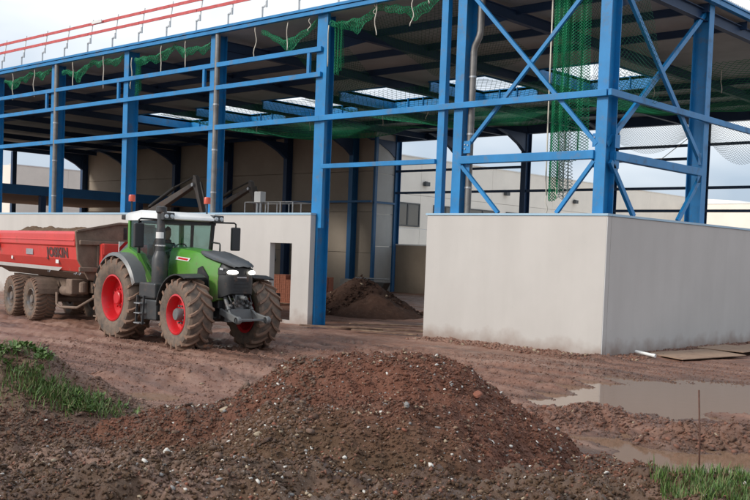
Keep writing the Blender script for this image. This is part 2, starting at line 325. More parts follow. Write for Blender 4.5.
# ------------------------------------------------------------------ ground
def gauss(u, v, cu, cv, su, sv, a=0.0):
    ca, sa = math.cos(a), math.sin(a); du = u-cu; dv = v-cv
    p = du*ca+dv*sa; q = -du*sa+dv*ca
    return np.exp(-(p/su)**2-(q/sv)**2)
def ground_h(u, v):
    x, y = uv2xy(u, v)
    far = 1-sst(40, 80, np.hypot(u, v))
    inside = sst(-1.2, .2, y)*(1-sst(.0, .6, x))       # hall floor, smoother
    z = .05*fbm(x*.25, y*.25, 3)*far*(1-.6*inside)+.03
    # wheel ruts of the haul road, sweeping along the front of the hall
    yc = y+6.3+.015*(x+4)**2*(x < -4)+.02*(np.clip(x, -4, 6)+4)*2.2+.35*fbm(x*.12, y*.05+3, 2)
    ro = sst(5.2, 3.0, np.abs(yc))
    rut = 0
    for k, (o, wd, dp) in enumerate(((-2.6, .32, .14), (-1.15, .36, .19), (-.2, .3, .12), (.95, .34, .19), (2.2, .3, .15), (3.3, .4, .10), (-3.7, .35, .13))):
        c = yc-o-.18*fbm(x*.3+k*7, y*0+k, 2)
        rut = rut-dp*np.exp(-(c/wd)**2)+.45*dp*np.exp(-((np.abs(c)-wd*1.7)/(wd*.55))**2)+.042*np.exp(-(c/(wd*1.1))**4)*np.sign(np.sin(2*math.pi*(x+np.abs(c)*.9)/.30+k*2))*sst(-.35, .25, fbm(x*.5+k*3, y*.5, 2))
    z = z+rut*(.55+.45*fbm(x*.4, y*.4, 2))*ro*(1-inside)
    rough = ro*(1-inside)
    z = z+(.055*fbm(x*2.2, y*2.2, 4)+.045*(ridged(x*4, y*4, 3)-.5)*(.6+.7*fbm(x*.6, y*.6, 2))+.03*fbm(x*8, y*8, 2))*(.35+.65*rough)*far*(1-.5*inside)
    # churned edge of mud thrown up against the wall
    we = np.exp(-((y+.75)/.55)**2)*(x > -5.4)*sst(1.6, .2, x)+np.exp(-((x-.6)/.45)**2)*(y > -.9)*(y < 9)*.8
    z = z+we*(.07+.07*fbm(x*1.8, y*1.8, 4))
    # basins that hold the puddles
    b = .20*gauss(u, v, 4.6, 18.4, 1.5, 2.3, -.25)+.20*gauss(u, v, 6.6, 18.8, 2.3, 2.8, -.2)+.16*gauss(u, v, 3.4, 16.8, .6, 1.2, -.3)
    b = b+.27*gauss(u, v, 3.75, 12.4, 1.0, .85)+.22*gauss(u, v, 4.7, 12.2, .8, .85)+.14*gauss(u, v, 3.3, 14.0, .55, .35)
    b = b+.16*gauss(u, v, -3.5, 15.9, .45, .5)+.12*gauss(u, v, -14.0, 40, 2, 1.5)
    z = z+.035-b*1.05*(1+.5*fbm(x*1.1, y*1.1, 3))
    hp = .36*gauss(u, v, -3.0, 17.2, .8, .5, .1)+.22*gauss(u, v, -1.9, 16.4, .7, .5)+.2*gauss(u, v, -4.3, 17.6, .6, .4); z = z+hp*(.8+.8*fbm(x*2.3, y*2.3, 4))
    # low ridge of clods between the puddles
    rd = .30*gauss(u, v, 3.15, 15.1, .75, .42, .15)+.26*gauss(u, v, 4.15, 13.95, .35, .3)+.25*gauss(u, v, 5.2, 14.0, .85, .42, -.05)+.24*gauss(u, v, 6.6, 13.8, .9, .5)
    z = z+rd*(.75+.75*fbm(x*2.6, y*2.6, 4))
    # foreground: ground climbs to where the photographer stands; grass bank on the left
    wob = .35*fbm(u*.9, v*.9, 3)
    fg = sst(11.8, 7.2, v+.25*u*(u > 0)*0+wob)
    fg = fg*(.55+.18*sst(.5, 4, u)) + .15*sst(7, 2, v)
    lf = sst(2.2, -.5, u)*sst(14.4, 11.2, v+wob)*.10
    z = z+np.maximum(fg, lf)
    bank = .95*np.exp(-(np.clip(-4.9-u, -99, 0)/1.45)**2)*np.exp(-((v-13.1-.1*(u+5))/1.15)**2)*(u < -.5)
    z = z+bank*(1+.16*fbm(x*1.4, y*1.4, 4))
    cl = np.maximum(sst(13.2, 10.8, v)*(u < 3), bank)*sst(60, 20, v)
    z = z+cl*(.22*fbm(x*2.1, y*2.1, 5)+.20*(ridged(x*2.7, y*2.7, 4)-.5)+.06*fbm(x*9, y*9, 3)+.02*fbm(x*24, y*24, 2))
    return z
def axis(a0, a1, st, lim0, lim1, g=1.09, mid=1e9):
    c = list(np.arange(a0, a1, st)); s = st; q = c[-1]
    while q < lim1: s *= (g if abs(q) < mid else 1.09); q += s; c.append(q)
    s = st; q = c[0]; l = []
    while q > lim0: s *= (g if abs(q) < mid else 1.09); q -= s; l.append(q)
    return np.array(l[::-1]+c)
us = axis(-6.5, 7.0, .045, -700, 700, 1.012, 16); vs_ = axis(6.6, 15.0, .045, -300, 1100, 1.007, 34)
vs_ = vs_[(vs_ > 6) | (np.arange(len(vs_)) % 4 == 0)]
U, V = np.meshgrid(us, vs_); Z = ground_h(U, V); X, Y = uv2xy(U, V)
def grid_mesh(name, X, Y, Z, mats, parent=None):
    ny, nx = X.shape; co = np.stack([X, Y, Z], -1).reshape(-1, 3)
    i = np.arange(ny*nx).reshape(ny, nx); f = np.stack([i[:-1, :-1], i[:-1, 1:], i[1:, 1:], i[1:, :-1]], -1).reshape(-1, 4)
    me = bpy.data.meshes.new(name); me.vertices.add(len(co)); me.vertices.foreach_set('co', co.ravel())
    me.loops.add(f.size); me.loops.foreach_set('vertex_index', f.ravel()); me.polygons.add(len(f))
    me.polygons.foreach_set('loop_start', np.arange(0, f.size, 4)); me.polygons.foreach_set('loop_total', np.full(len(f), 4))
    me.polygons.foreach_set('use_smooth', np.ones(len(f), bool)); me.update(); me.validate()
    for q in mats: me.materials.append(q)
    o = bpy.data.objects.new(name, me); COL.objects.link(o); o.parent = parent; return o
def olive_ground(n, P, rng_, noise):
    # darker, organic topsoil lies on the photographer's side of the track
    d = n.nodes.new('ShaderNodeVectorMath'); d.operation = 'DOT_PRODUCT'; d.inputs[1].default_value = (FW[0], FW[1], 0); n.links.new(P, d.inputs[0])
    off = float(C0 @ FW)
    a = n.nodes.new('ShaderNodeMath'); a.operation = 'MULTIPLY_ADD'; a.inputs[1].default_value = 2.5; n.links.new(noise(.9, 5), a.inputs[0]); n.links.new(d.outputs['Value'], a.inputs[2])
    return rng_(a.outputs[0], off+15.6, off+13.4, 0, .85)
M['ground'] = soil_mat('wet_red_mud', (.25, .120, .078), (.185, .083, .052), (.32, .178, .126), .35, wet=.6, olive=olive_ground, lowrough=.27, tracks=True)
ground = grid_mesh('ground', X, Y, Z, [M['ground']]); tag(ground, 'churned reddish brown mud with wheel ruts in front of the hall', 'ground', kind='structure')

def pud(name, u0, u1, v0, v1, z, label):
    c = [uv2xy(u, v) for u, v in ((u0, v0), (u1, v0), (u1, v1), (u0, v1))]
    b = MB(); b.add([(x, y, z) for x, y in c], [(0, 1, 2, 3)]); o = b.build(name, M['water']); tag(o, label, 'puddle', kind='structure')
def water_mat():
    Mx = bpy.data.materials.new('muddy_water'); Mx.use_nodes = True; n = Mx.node_tree; b = n.nodes['Principled BSDF']
    b.inputs['Base Color'].default_value = (.21, .13, .085, 1); b.inputs['Roughness'].default_value = .08; b.inputs['IOR'].default_value = 1.33; b.inputs['Specular IOR Level'].default_value = .5
    g = n.nodes.new('ShaderNodeNewGeometry'); z = n.nodes.new('ShaderNodeTexNoise'); z.inputs['Scale'].default_value = 4; z.inputs['Detail'].default_value = 3; n.links.new(g.outputs['Position'], z.inputs['Vector'])
    q = n.nodes.new('ShaderNodeBump'); q.inputs['Strength'].default_value = .06; q.inputs['Distance'].default_value = .02; n.links.new(z.outputs['Fac'], q.inputs['Height']); n.links.new(q.outputs[0], b.inputs['Normal'])
    return Mx
M['water'] = water_mat()
pud('puddle', 1.9, 11, 15.2, 23, -.035, 'wide shallow muddy puddle beside the hall corner')
pud('puddle', 2.2, 7.5, 10.9, 14.6, -.03, 'small brown puddle beside the metal stake')
pud('puddle', -4.5, -2.6, 15.0, 16.8, .03, 'tiny puddle behind the grassy bank')

# ------------------------------------------------------------------ steel hall
hall = tag(empty('steel_hall', (0, 0, 0)), 'blue steel frame hall under construction with concrete plinth walls', 'building')
H = 3.6
def hsec(b, x, y, z0, z1, along='y', fl=.30, dp=.46, t=.025, tw=.016):
    """H-section column; (x,y) = outer flange left/front corner; along: direction of the depth"""
    if along == 'y':
        b.box(x, x+fl, y, y+t, z0, z1); b.box(x, x+fl, y+dp-t, y+dp, z0, z1); b.box(x+fl/2-tw/2, x+fl/2+tw/2, y+t, y+dp-t, z0, z1)
    else:
        b.box(x-t, x, y, y+fl, z0, z1); b.box(x-dp, x-dp+t, y, y+fl, z0, z1); b.box(x-dp+t, x-t, y+fl/2-tw/2, y+fl/2+tw/2, z0, z1)
FRONT = [-59.65, -54.2, -48.8, -43.35, -37.9, -32.47, -27.03, -21.54, -16.10, -10.64, -4.95, -.38]
for i, x in enumerate(FRONT):
    o = part('column', M['blue'], hall, lambda b: hsec(b, x, .02, -.3, 10.0, 'y', .31, .5))
    part('base_plate', M['blue'], o, lambda b: b.box(x-.06, x+.37, -.0, .58, -.02, .05))
part('column', M['blue'], hall, lambda b: b.box(-10.31, -10.16, .0, .12, 3.2, 10.0))       # door jamb trimmer beside the big column
part('door_post', M['blue'], hall, lambda b: b.box(-5.50, -5.27, -.02, .16, H+.05, 10.0))
SIDE = [5.43, 10.86, 16.3, 21.7]
for y in SIDE:
    part('column', M['blue'], hall, lambda b: hsec(b, -.02, y, -.3, 10.0, 'x', .31, .48))
BACKL = [-61.9, -55.6, -49.2, -43.1, -36.95, -30.9]; BACKR = [-29.6, -24.7, -19.85, -14.35, -9.3, -4.6, -.4]
for x in BACKL:
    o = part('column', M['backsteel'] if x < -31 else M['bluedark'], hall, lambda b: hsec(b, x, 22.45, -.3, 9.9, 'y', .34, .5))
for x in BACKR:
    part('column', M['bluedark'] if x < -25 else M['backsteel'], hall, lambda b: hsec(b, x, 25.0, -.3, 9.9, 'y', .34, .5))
part('column', M['bluedark'], hall, lambda b: b.box(-29.42, -29.15, 23.0, 23.22, -.2, 9.6))
# girts (rails) of the front
def girt(x0, x1, z0, z1, y0=-.10, y1=.0, m_='blue'): return part('girt', M[m_], hall, lambda b: b.box(x0, x1, y0, y1, z0, z1), bevel=.01)
girt(-62, -10.34, 8.80, 8.96); girt(-62, -10.34, 8.00, 8.16)
girt(-62, -10.34, 6.60, 6.77); girt(-10.34, -.05, 6.60, 6.77)
girt(-10.16, -5.50, 5.08, 5.22)
part('girt', M['blue'], hall, lambda b: b.box(-4.64, -.38, -.05, .15, 5.05, 5.27), bevel=.01)
for x in FRONT[:-2]:
    if x < -11: part('girt_hanger', M['blue'], hall, lambda b: b.box(x-.30, x-.18, -.09, .0, 8.16, 8.80))
part('girt_hanger', M['blue'], hall, lambda b: b.box(-10.98, -10.86, -.09, .0, 8.16, 8.80))
# side rails
part('girt', M['blue'], hall, lambda b: b.box(-.01, .09, -.10, 25.4, 6.60, 6.77), bevel=.01)
part('girt', M['blue'], hall, lambda b: b.box(-.2, .0, .45, 5.43, 5.05, 5.27), bevel=.01)
# bracing
def brace(p, q, wd=.10): part('brace', M['blue'], hall, lambda b: b.bar(p, q, .09, wd))
brace((-4.66, .05, 9.95), (-.34, .05, 5.42)); brace((-4.66, .16, 5.42), (-.34, .16, 9.95))
brace((-4.62, .05, 5.0), (-3.30, .05, H+.08)); brace((-.40, .05, 5.0), (-1.45, .05, H+.08))
brace((-.08, .25, 9.75), (-.08, 5.5, 5.4), .14); brace((-.2, .25, 5.42), (-.2, 5.5, 9.75), .14)
brace((-.08, .3, 5.0), (-.08, 1.62, H+.08), .13); brace((-.08, 5.45, 5.0), (-.08, 4.15, H+.08), .13)
for (x, z) in ((-4.62, 5.42), (-.5, 5.42), (-4.62, 4.9), (-.5, 4.9)):
    g = part('gusset_plate', M['blue'], hall, lambda b: b.box(x, x+.24, .085, .1, z-.06, z+.28))
    part('bolt', M['galv'], g, lambda b: [b.lathe([(0, 0), (.02, 0), (.02, .02), (0, .02)], 6, 'y', (x+dx, .06, z+dz)) for dx, dz in ((.06, .06), (.16, .16), (.06, .18))])
for (y, z) in ((.42, 5.42), (5.2, 5.42), (.42, 4.9), (5.2, 4.9)):
    part('gusset_plate', M['blue'], hall, lambda b: b.box(-.05, -.035, y, y+.24, z-.06, z+.28))
# eave beam + roof
part('eave_beam', M['blue'], hall, lambda b: (b.box(-62.2, .15, -.16, -.02, 9.98, 10.10), b.box(-62.2, .15, -.20, .0, 10.12, 10.20)))
part('eave_beam', M['blue'], hall, lambda b: (b.box(.02, .18, -.02, 25.4, 9.98, 10.12), b.box(.0, .22, -.02, 25.4, 10.13, 10.17)))
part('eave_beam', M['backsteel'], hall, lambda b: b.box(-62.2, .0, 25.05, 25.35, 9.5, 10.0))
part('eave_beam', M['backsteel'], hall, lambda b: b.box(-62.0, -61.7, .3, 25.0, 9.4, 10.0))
# corrugated roof edge visible along the side
def corr(b):
    n = 190; 
    for i in range(n):
        y0 = -.02+i*25.4/n; y1 = y0+25.4/n
        t = [(y0, 10.18), (y0+.04, 10.23), (y0+.075, 10.23), (y0+.115, 10.18)]
        b.add([(.2, a, c) for a, c in t]+[(-1.2, a, c) for a, c in t]+[(.2, y0, 10.172), (.2, y1, 10.172)], [(0, 1, 5, 4), (1, 2, 6, 5), (2, 3, 7, 6), (0, 1, 2, 3)])
part('roof_sheet', M['decktop'], hall, corr)
# deck with roof-light openings
HOLES = [(c-1.45, c+1.45, 11.4, 15.2) for c in (-36, -30.4, -24.9, -19.4, -13.9, -8.3)]
xs = sorted({-62.1, .0}.union(*[{h[0], h[1]} for h in HOLES])); ys = [.0, 11.4, 15.2, 25.3]
for i in range(len(xs)-1):
    for j in range(3):
        if any(abs(xs[i]-h[0]) < .01 and abs(ys[j]-h[2]) < .01 for h in HOLES): continue
        part('roof_deck', M['deck'], hall, lambda b: b.box(xs[i], xs[i+1], ys[j], ys[j+1], 10.0, 10.11))
for h in HOLES:
    def curb(b):
        z0, z1 = 9.58, 10.14
        b.box(h[0]-.08, h[1]+.08, h[3], h[3]+.08, z0, z1); b.box(h[0]-.08, h[1]+.08, h[2]-.08, h[2], 9.95, z1)
        b.box(h[0]-.08, h[0], h[2], h[3], z0+.0, z1); b.box(h[1], h[1]+.08, h[2], h[3], 9.95, z1)
        b.box(h[0]-.08, h[1]+.08, h[3]-.10, h[3]-.002, z0, z0+.025)
        for k in (.33, .66): b.box(h[0]+(h[1]-h[0])*k-.012, h[0]+(h[1]-h[0])*k+.012, h[3]-.08, h[3]-.003, z0+.025, z1)
    part('rooflight_frame', M['blue'], hall, curb)
for y in (2.6, 5.3, 8.0, 17.0, 19.6, 22.2):
    part('purlin', M['backsteel'], hall, lambda b: (b.box(-62, .0, y, y+.012, 9.76, 9.99), b.box(-62, .0, y, y+.09, 9.75, 9.762)))
for i, x in enumerate(FRONT):
    yb = 22.45 if x < -30 else 25.0
    def raf(b):
        xc = x+.155
        for (z0, z1, hw) in ((9.52, 9.54, .10), (9.83, 9.85, .10)): b.box(xc-hw, xc+hw, .5, yb, z0, z1)
        b.box(xc-.008, xc+.008, .5, yb, 9.54, 9.83)
        # haunches at both ends
        b.add([(xc-.01, .5, 9.52), (xc-.01, 2.2, 9.52), (xc-.01, .5, 8.9), (xc+.01, .5, 9.52), (xc+.01, 2.2, 9.52), (xc+.01, .5, 8.9)], [(0, 1, 2), (3, 5, 4), (1, 4, 5, 2)])
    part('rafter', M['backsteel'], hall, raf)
for x, yb in [(q, 22.45) for q in BACKL]+[(q, 25.0) for q in BACKR]:
    def hn(b):
        n = 8; pts = [(yb, 9.5), (yb-2.5, 9.5), (yb-1.6, 9.28), (yb-.6, 8.85), (yb, 8.45)]
        b.prism([(p_[0], p_[1]) for p_ in pts], 'x', x+.05, x+.29)
    part('haunch', M['backsteel'], hall, hn)
# back row rails
for (x0, x1, z) in ((-29.3, 0, 6.3), (-29.3, -19.6, 7.65), (-14.1, 0, 8.42), (-14.1, -9.1, 7.76), (-14.1, 0, 5.16)):
    part('girt', M['backsteel'], hall, lambda b: b.box(x0, x1, 25.06, 25.16, z-.07, z+.07))
part('girt', M['bluedark'], hall, lambda b: b.box(-36.6, -28.9, 22.40, 22.5, 5.55, 5.68))
part('girt', M['bluedark'], hall, lambda b: b.box(-29.36, -29.26, 23.1, 25.0, 5.55, 5.68))
# left end of the hall
part('mezzanine_beam', M['bluedark'], hall, lambda b: b.box(-44.2, -43.9, 1.5, 22.3, 5.2, 5.78))
part('mezzanine_floor', M['shadebrown'], hall, lambda b: b.box(-61.6, -44.21, 1.5, 22.3, 5.3, 5.5))
for y in (2, 9, 16): part('column', M['backsteel'], hall, lambda b: b.box(-44.2, -43.9, y, y+.35, 0, 5.19))
for y in (6, 11, 16.5): part('column', M['backsteel'], hall, lambda b: b.box(-62.2, -61.9, y, y+.35, 0, 9.39))
part('light_block_sheet', M['frame'], hall, lambda b: b.box(-61.9, -29.52, 23.18, 23.22, -.1, 9.9))  # unseen dark sheet added to stop light coming through the panel joints
# concrete panels of the back wall, one per bay and course
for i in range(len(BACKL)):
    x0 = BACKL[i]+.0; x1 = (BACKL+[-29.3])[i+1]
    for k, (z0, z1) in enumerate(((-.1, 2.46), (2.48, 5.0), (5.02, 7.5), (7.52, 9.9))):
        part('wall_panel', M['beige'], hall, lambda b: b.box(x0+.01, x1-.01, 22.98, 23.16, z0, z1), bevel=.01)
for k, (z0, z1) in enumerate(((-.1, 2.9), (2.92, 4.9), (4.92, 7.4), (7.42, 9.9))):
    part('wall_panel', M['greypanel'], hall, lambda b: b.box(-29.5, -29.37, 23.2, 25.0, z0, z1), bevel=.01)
part('plinth_panel', M['shadebrown'], hall, lambda b: b.box(-29.2, -.2, 25.2, 25.4, -.3, 3.02))
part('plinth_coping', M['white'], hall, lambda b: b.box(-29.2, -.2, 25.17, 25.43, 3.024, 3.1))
# front plinth panels; the left one has a door-size opening
def leftp(b):
    x0, x1, a, c, zt, zb = -62.0, -10.40, -12.30, -11.24, 2.68, .16
    y0, y1 = -.22, -.003
    b.box(x0, a, y0, y1, -.35, H); b.box(c, x1, y0, y1, -.35, H); b.box(a, c, y0, y1, zt, H); b.box(a, c, y0, y1, -.35, zb)
def merged(fn, name):
    o = part(name, M['concrete'], hall, fn)
    import bmesh
    bm = bmesh.new(); bm.from_mesh(o.data); bmesh.ops.remove_doubles(bm, verts=bm.verts, dist=.0005); bm.to_mesh(o.data); bm.free(); return o
def openpanel(b):
    xs_ = [-62.0, -12.30, -11.24, -10.40]; zs_ = [-.35, .16, 2.68, H]; y0, y1 = -.22, -.003
    ci, cj = 1, 1
    for y, fl in ((y0, 0), (y1, 1)):
        for i in range(3):
            for j in range(3):
                if (i, j) == (1, 1): continue
                q = [(xs_[i], y, zs_[j]), (xs_[i+1], y, zs_[j]), (xs_[i+1], y, zs_[j+1]), (xs_[i], y, zs_[j+1])]
                b.add(q, [(0, 1, 2, 3)])
    def edge(p, q): b.add([(p[0], y0, p[1]), (q[0], y0, q[1]), (q[0], y1, q[1]), (p[0], y1, p[1])], [(0, 1, 2, 3)])
    for i in range(3): edge((xs_[i], zs_[0]), (xs_[i+1], zs_[0])); edge((xs_[i], zs_[3]), (xs_[i+1], zs_[3]))
    for j in range(3): edge((xs_[0], zs_[j]), (xs_[0], zs_[j+1])); edge((xs_[3], zs_[j]), (xs_[3], zs_[j+1]))
    edge((xs_[1], zs_[1]), (xs_[2], zs_[1])); edge((xs_[1], zs_[2]), (xs_[2], zs_[2])); edge((xs_[1], zs_[1]), (xs_[1], zs_[2])); edge((xs_[2], zs_[1]), (xs_[2], zs_[2]))
merged(openpanel, 'plinth_panel')
part('plinth_panel', M['concrete'], hall, lambda b: (b.prism([(-5.58, .10), (-5.30, .10), (-5.30, -.3), (.205, -.3), (.205, H), (-5.58, H)], 'y', -.22, -.003)), bevel=.012)
part('plinth_panel', M['concrete'], hall, lambda b: b.box(.003, .21, .0, 25.2, -.35, H), bevel=.012)
part('joint_sealant', M['white'], hall, lambda b: b.box(.206, .216, -.214, -.2, .0, H-.02))
part('plinth_coping', M['coping'], hall, lambda b: b.box(-62, -10.38, -.245, .0, H+.003, H+.07))
part('plinth_coping', M['coping'], hall, lambda b: b.box(-5.62, .23, -.245, .0, H+.003, H+.06))
part('plinth_coping', M['coping'], hall, lambda b: b.box(-.04, .235, .004, 25.2, H+.003, H+.06))
part('steel_foot', M['blue'], hall, lambda b: b.box(-5.48, -5.34, -.15, -.03, -.2, .095))
# downpipes
def pipe(x, y, z1, z0, jog=False):
    if jog: path = [(x+.16, y, z1), (x+.16, y, 8.75), (x+.12, y, 8.6), (x-.02, y, 8.35), (x-.05, y, 8.2), (x-.05, y, z0)]
    else: path = [(x, y, z1), (x, y, z0)]
    o = part('downpipe', M['zinc'], hall, lambda b: b.tube(path, .095, 12), angle=40)
    for z in (4.4, 5.9, 7.5): part('pipe_clip', M['galv'], o, lambda b: b.lathe([(.093, -.025), (.108, -.025), (.108, .025), (.093, .025)], 12, 'z', ((x-.05 if jog else x), y, z)))
pipe(-26.55, -.02, 10.0, 3.65); pipe(-15.66, -.02, 10.0, 3.65); pipe(-4.44, .22, 10.0, 3.65, True); pipe(-37.4, -.02, 10, 3.65)

# ------------------------------------------------------------------ roof edge guard rail
gr = tag(empty('guard_rail', (0, -.1, 10.15)), 'red and white board guard rail along the front roof edge', 'guard rail')
def gpost(x):
    def f(b):
        b.bar((x, -.02, .05), (x, -.02, .42), .045, .045); b.bar((x, -.02, .40), (x+.22, -.02, .46), .045, .05)
        b.bar((x+.2, -.02, .38), (x+.2, -.02, .60), .06, .05)
    o = part('bracket', M['galv'], gr, f)
    part('post', M['white'], o, lambda b: b.bar((x+.2, -.02, .55), (x+.24, .06, 1.34), .05, .04))
xp = -60.0; px_ = []
while xp < 0: px_.append(xp); xp += 1.80
for x in px_: gpost(x)
for i in range(len(px_)-1):
    if i % 2 == 0:
        for z, yy in ((.78, -.0), (1.17, .04)):
            o = part('rail_board', M['redboard'], gr, lambda b: b.box(px_[i]+.05, min(px_[i]+3.62, .2), yy-.05, yy-.02, z-.055, z+.055))
part('rail_board', M['white'], gr, lambda b: b.box(-23.6, -22.9, -.115, -.085, 1.12, 1.23))

# ------------------------------------------------------------------ nets and ropes
def net_threads(b, P, nu, nv, wd, diag=True):
    g = [[Vector(P(i/nu, j/nv)) for j in range(nv+1)] for i in range(nu+1)]
    def seg(p, q):
        d = q-p
        if d.length < 1e-6: return
        d.normalize(); a = d.cross(Vector((.3, .2, .93))).normalized()*wd/2; c = d.cross(a).normalized()*wd/2
        o = len(b.v); b.v += [tuple(p+a), tuple(p-a*.5+c*.87), tuple(p-a*.5-c*.87), tuple(q+a), tuple(q-a*.5+c*.87), tuple(q-a*.5-c*.87)]
        b.f += [(o, o+1, o+4, o+3), (o+1, o+2, o+5, o+4), (o+2, o, o+3, o+5)]; b.m += [0]*3
    for i in range(nu+1):
        for j in range(nv+1):
            if diag:
                if (i+j) % 2 == 0:
                    for di in (-1, 1):
                        if 0 <= i+di <= nu and j+1 <= nv: seg(g[i][j], g[i+di][j+1])
                else:
                    for di in (-1, 1):
                        if 0 <= i+di <= nu and j+1 <= nv: seg(g[i][j], g[i+di][j+1]) if False else None
            else:
                if i < nu: seg(g[i][j], g[i+1][j])
                if j < nv: seg(g[i][j], g[i][j+1])
    if diag:
        for i in range(nu+1):
            for j in range(nv):
                if (i+j) % 2 == 1:
                    pass
def make_net(name, label, surfs, ropes=(), group='green safety nets hung in the hall', m_='net'):
    """surfs: list of (P, nu, nv, width, diag, part name)"""
    base = Vector(surfs[0][0](0, 0)); e = tag(empty(name, base), label, 'net', group)
    for (P, nu, nv, wd, dg, nm, mm) in surfs:
        b = MB(); net_threads(b, lambda s, t: Vector(P(s, t))-base, nu, nv, wd, dg); b.build(nm, M[mm], e, recalc=False)
    for path, r in ropes:
        b = MB(); b.tube([Vector(q)-base for q in path], r, 5); b.build('rope', M['rope'], e, smooth=True)
    return e
def wig(x, y, z, L, amp=.06, n=9):
    a = random.random()*9; return [(x+amp*math.sin(a+k*.9)*k/n, y+amp*.5*math.cos(a*2+k), z-L*k/n) for k in range(n+1)]
def bunch(x0, z0, x1, z1, y, sag, r=.09):
    """a garland of gathered net along the eave"""
    def P(s, t):
        x = x0+(x1-x0)*s; z = z0+(z1-z0)*s-1.7*sag*4*s*(1-s)+.03*math.sin(s*13+x0)+.02*math.sin(s*29+x1*3)
        a = t*2*math.pi; rr = 1.2*r*(.75+.30*math.sin(s*9+x0*2+a)+.15*math.sin(s*21+a*2))*(1.5-abs(2*s-1)*.7)
        return (x, y+rr*math.cos(a), z-rr*.9+rr*1.25*math.sin(a))
    return P
def veil(x0, z0, x1, z1, y0, drop, inward, sag=.5, hd=1.0):
    def P(s, t):
        x = x0+(x1-x0)*s; z = z0+(z1-z0)*s
        return (x+.25*math.sin(t*3)*hd, y0+inward*t+.1*math.sin(s*9+t*4), z-sag*4*s*(1-s)*(1-t)-drop*t-.25*math.sin(math.pi*s)*t)
    return P
def pleat(xa, xb, xa2, xb2, zt, zb, y, amp, nf):
    def P(s, t):
        x = (xa+(xb-xa)*s)*(1-t)+(xa2+(xb2-xa2)*s)*t
        return (x, y+amp*math.sin(s*nf*math.pi*2+t*1.5)*(.6+.4*t), zt+(zb-zt)*t-.12*math.sin(s*5)*t)
    return P
make_net('safety_net', 'long green net curtain hanging beside the corner bay bracing',
    [(pleat(-2.25, -1.75, -2.22, -1.75, 10.0, 4.15, .75, .07, 2), 22, 150, .024, True, 'gathered_edge', 'net'),
     (pleat(-2.0, -1.2, -1.9, -1.15, 10.0, 5.2, .9, .10, 2), 20, 120, .019, True, 'fold', 'net'),
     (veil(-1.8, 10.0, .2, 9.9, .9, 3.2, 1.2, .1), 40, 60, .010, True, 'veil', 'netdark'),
     (pleat(-1.95, -1.5, -1.85, -1.45, 5.9, 4.2, .7, .1, 3), 14, 36, .018, True, 'frayed_end', 'netpale')],
    [([(-2.28, .72, 10.0), (-2.27, .72, 7), (-2.25, .72, 4.6), (-2.2, .7, 4.2)], .022), (wig(-2.2, .7, 4.3, .7), .016), (wig(-1.9, .7, 4.4, .3), .014)])
make_net('safety_net', 'green net tail hanging right beside the doorway column',
    [(pleat(-10.05, -9.62, -9.95, -9.6, 9.72, 8.15, .15, .08, 3), 18, 36, .014, True, 'hanging_tail', 'net'),
     (bunch(-10.1, 9.72, -7.9, 9.98, .1, .12, .10), 44, 12, .013, True, 'gathered_edge', 'net'),
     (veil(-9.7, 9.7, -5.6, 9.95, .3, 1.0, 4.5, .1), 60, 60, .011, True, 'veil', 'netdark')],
    [(wig(-8.05, -.05, 9.98, .95), .016), (wig(-10.12, .0, 9.6, 1.3, .04), .016), (wig(-8.15, .0, 9.98, .3), .012)])
make_net('safety_net', 'green net garland over the tall doorway by the thin post',
    [(bunch(-7.8, 9.98, -5.6, 10.0, .1, .16, .10), 44, 12, .013, True, 'gathered_edge', 'net')],
    [(wig(-6.6, -.05, 9.98, .85), .016), (wig(-6.0, -.05, 9.98, .3), .014)])
make_net('safety_net', 'green net garland and veil left of the doorway column',
    [(bunch(-13.4, 9.9, -10.7, 9.92, .1, .30, .09), 54, 12, .013, True, 'gathered_edge', 'net'),
     (veil(-13.3, 9.8, -10.7, 9.85, .3, 1.7, 2.6, .3), 44, 50, .012, True, 'veil', 'netdark')],
    [(wig(-13.6, -.05, 9.95, 1.1), .016), (wig(-12.0, -.05, 9.95, .95), .016), (wig(-10.95, -.05, 9.9, .4), .014)])
make_net('safety_net', 'green net garland with a hanging tail in the bay right above the tractor cab',
    [(pleat(-20.95, -20.6, -20.9, -20.6, 9.7, 8.3, .15, .08, 3), 14, 34, .016, True, 'hanging_tail', 'net'),
     (bunch(-20.9, 9.7, -18.4, 9.9, .1, .10, .10), 46, 12, .015, True, 'gathered_edge', 'net'),
     (bunch(-18.4, 9.9, -16.2, 9.75, .1, .10, .09), 40, 12, .015, True, 'gathered_edge', 'net')],
    [(wig(-19.0, -.05, 9.95, 1.1), .018), (wig(-17.5, -.05, 9.95, 1.0), .018), (wig(-21.0, .0, 9.7, 1.2, .04), .018)])
make_net('safety_net', 'green net garland in the second bay from the left picture edge',
    [(bunch(-26.2, 9.75, -24.0, 9.9, .1, .16, .10), 40, 12, .016, True, 'gathered_edge', 'net'), (bunch(-24.0, 9.9, -21.7, 9.85, .1, .05, .08), 40, 12, .016, True, 'gathered_edge', 'net')],
    [(wig(-25.2, -.05, 9.95, 1.1), .02), (wig(-22.9, -.05, 9.95, 1.3), .02)])
make_net('safety_net', 'green net garland under the eave at the left picture edge',
    [(bunch(-31.3, 9.7, -29.0, 9.9, .1, .10, .10), 40, 12, .016, True, 'gathered_edge', 'net'), (bunch(-29.0, 9.9, -27.1, 9.85, .1, .05, .08), 40, 12, .016, True, 'gathered_edge', 'net')],
    [(wig(-30.3, -.05, 9.95, 1.2), .02), (wig(-28.4, -.05, 9.95, 1.2), .02)])
def sagnet(x0, x1, y0, y1, z, sag):
    def P(s, t): return (x0+(x1-x0)*s, y0+(y1-y0)*t, z-sag*16*s*(1-s)*t*(1-t)-.15*math.sin(s*17)*math.sin(t*5))
    return P
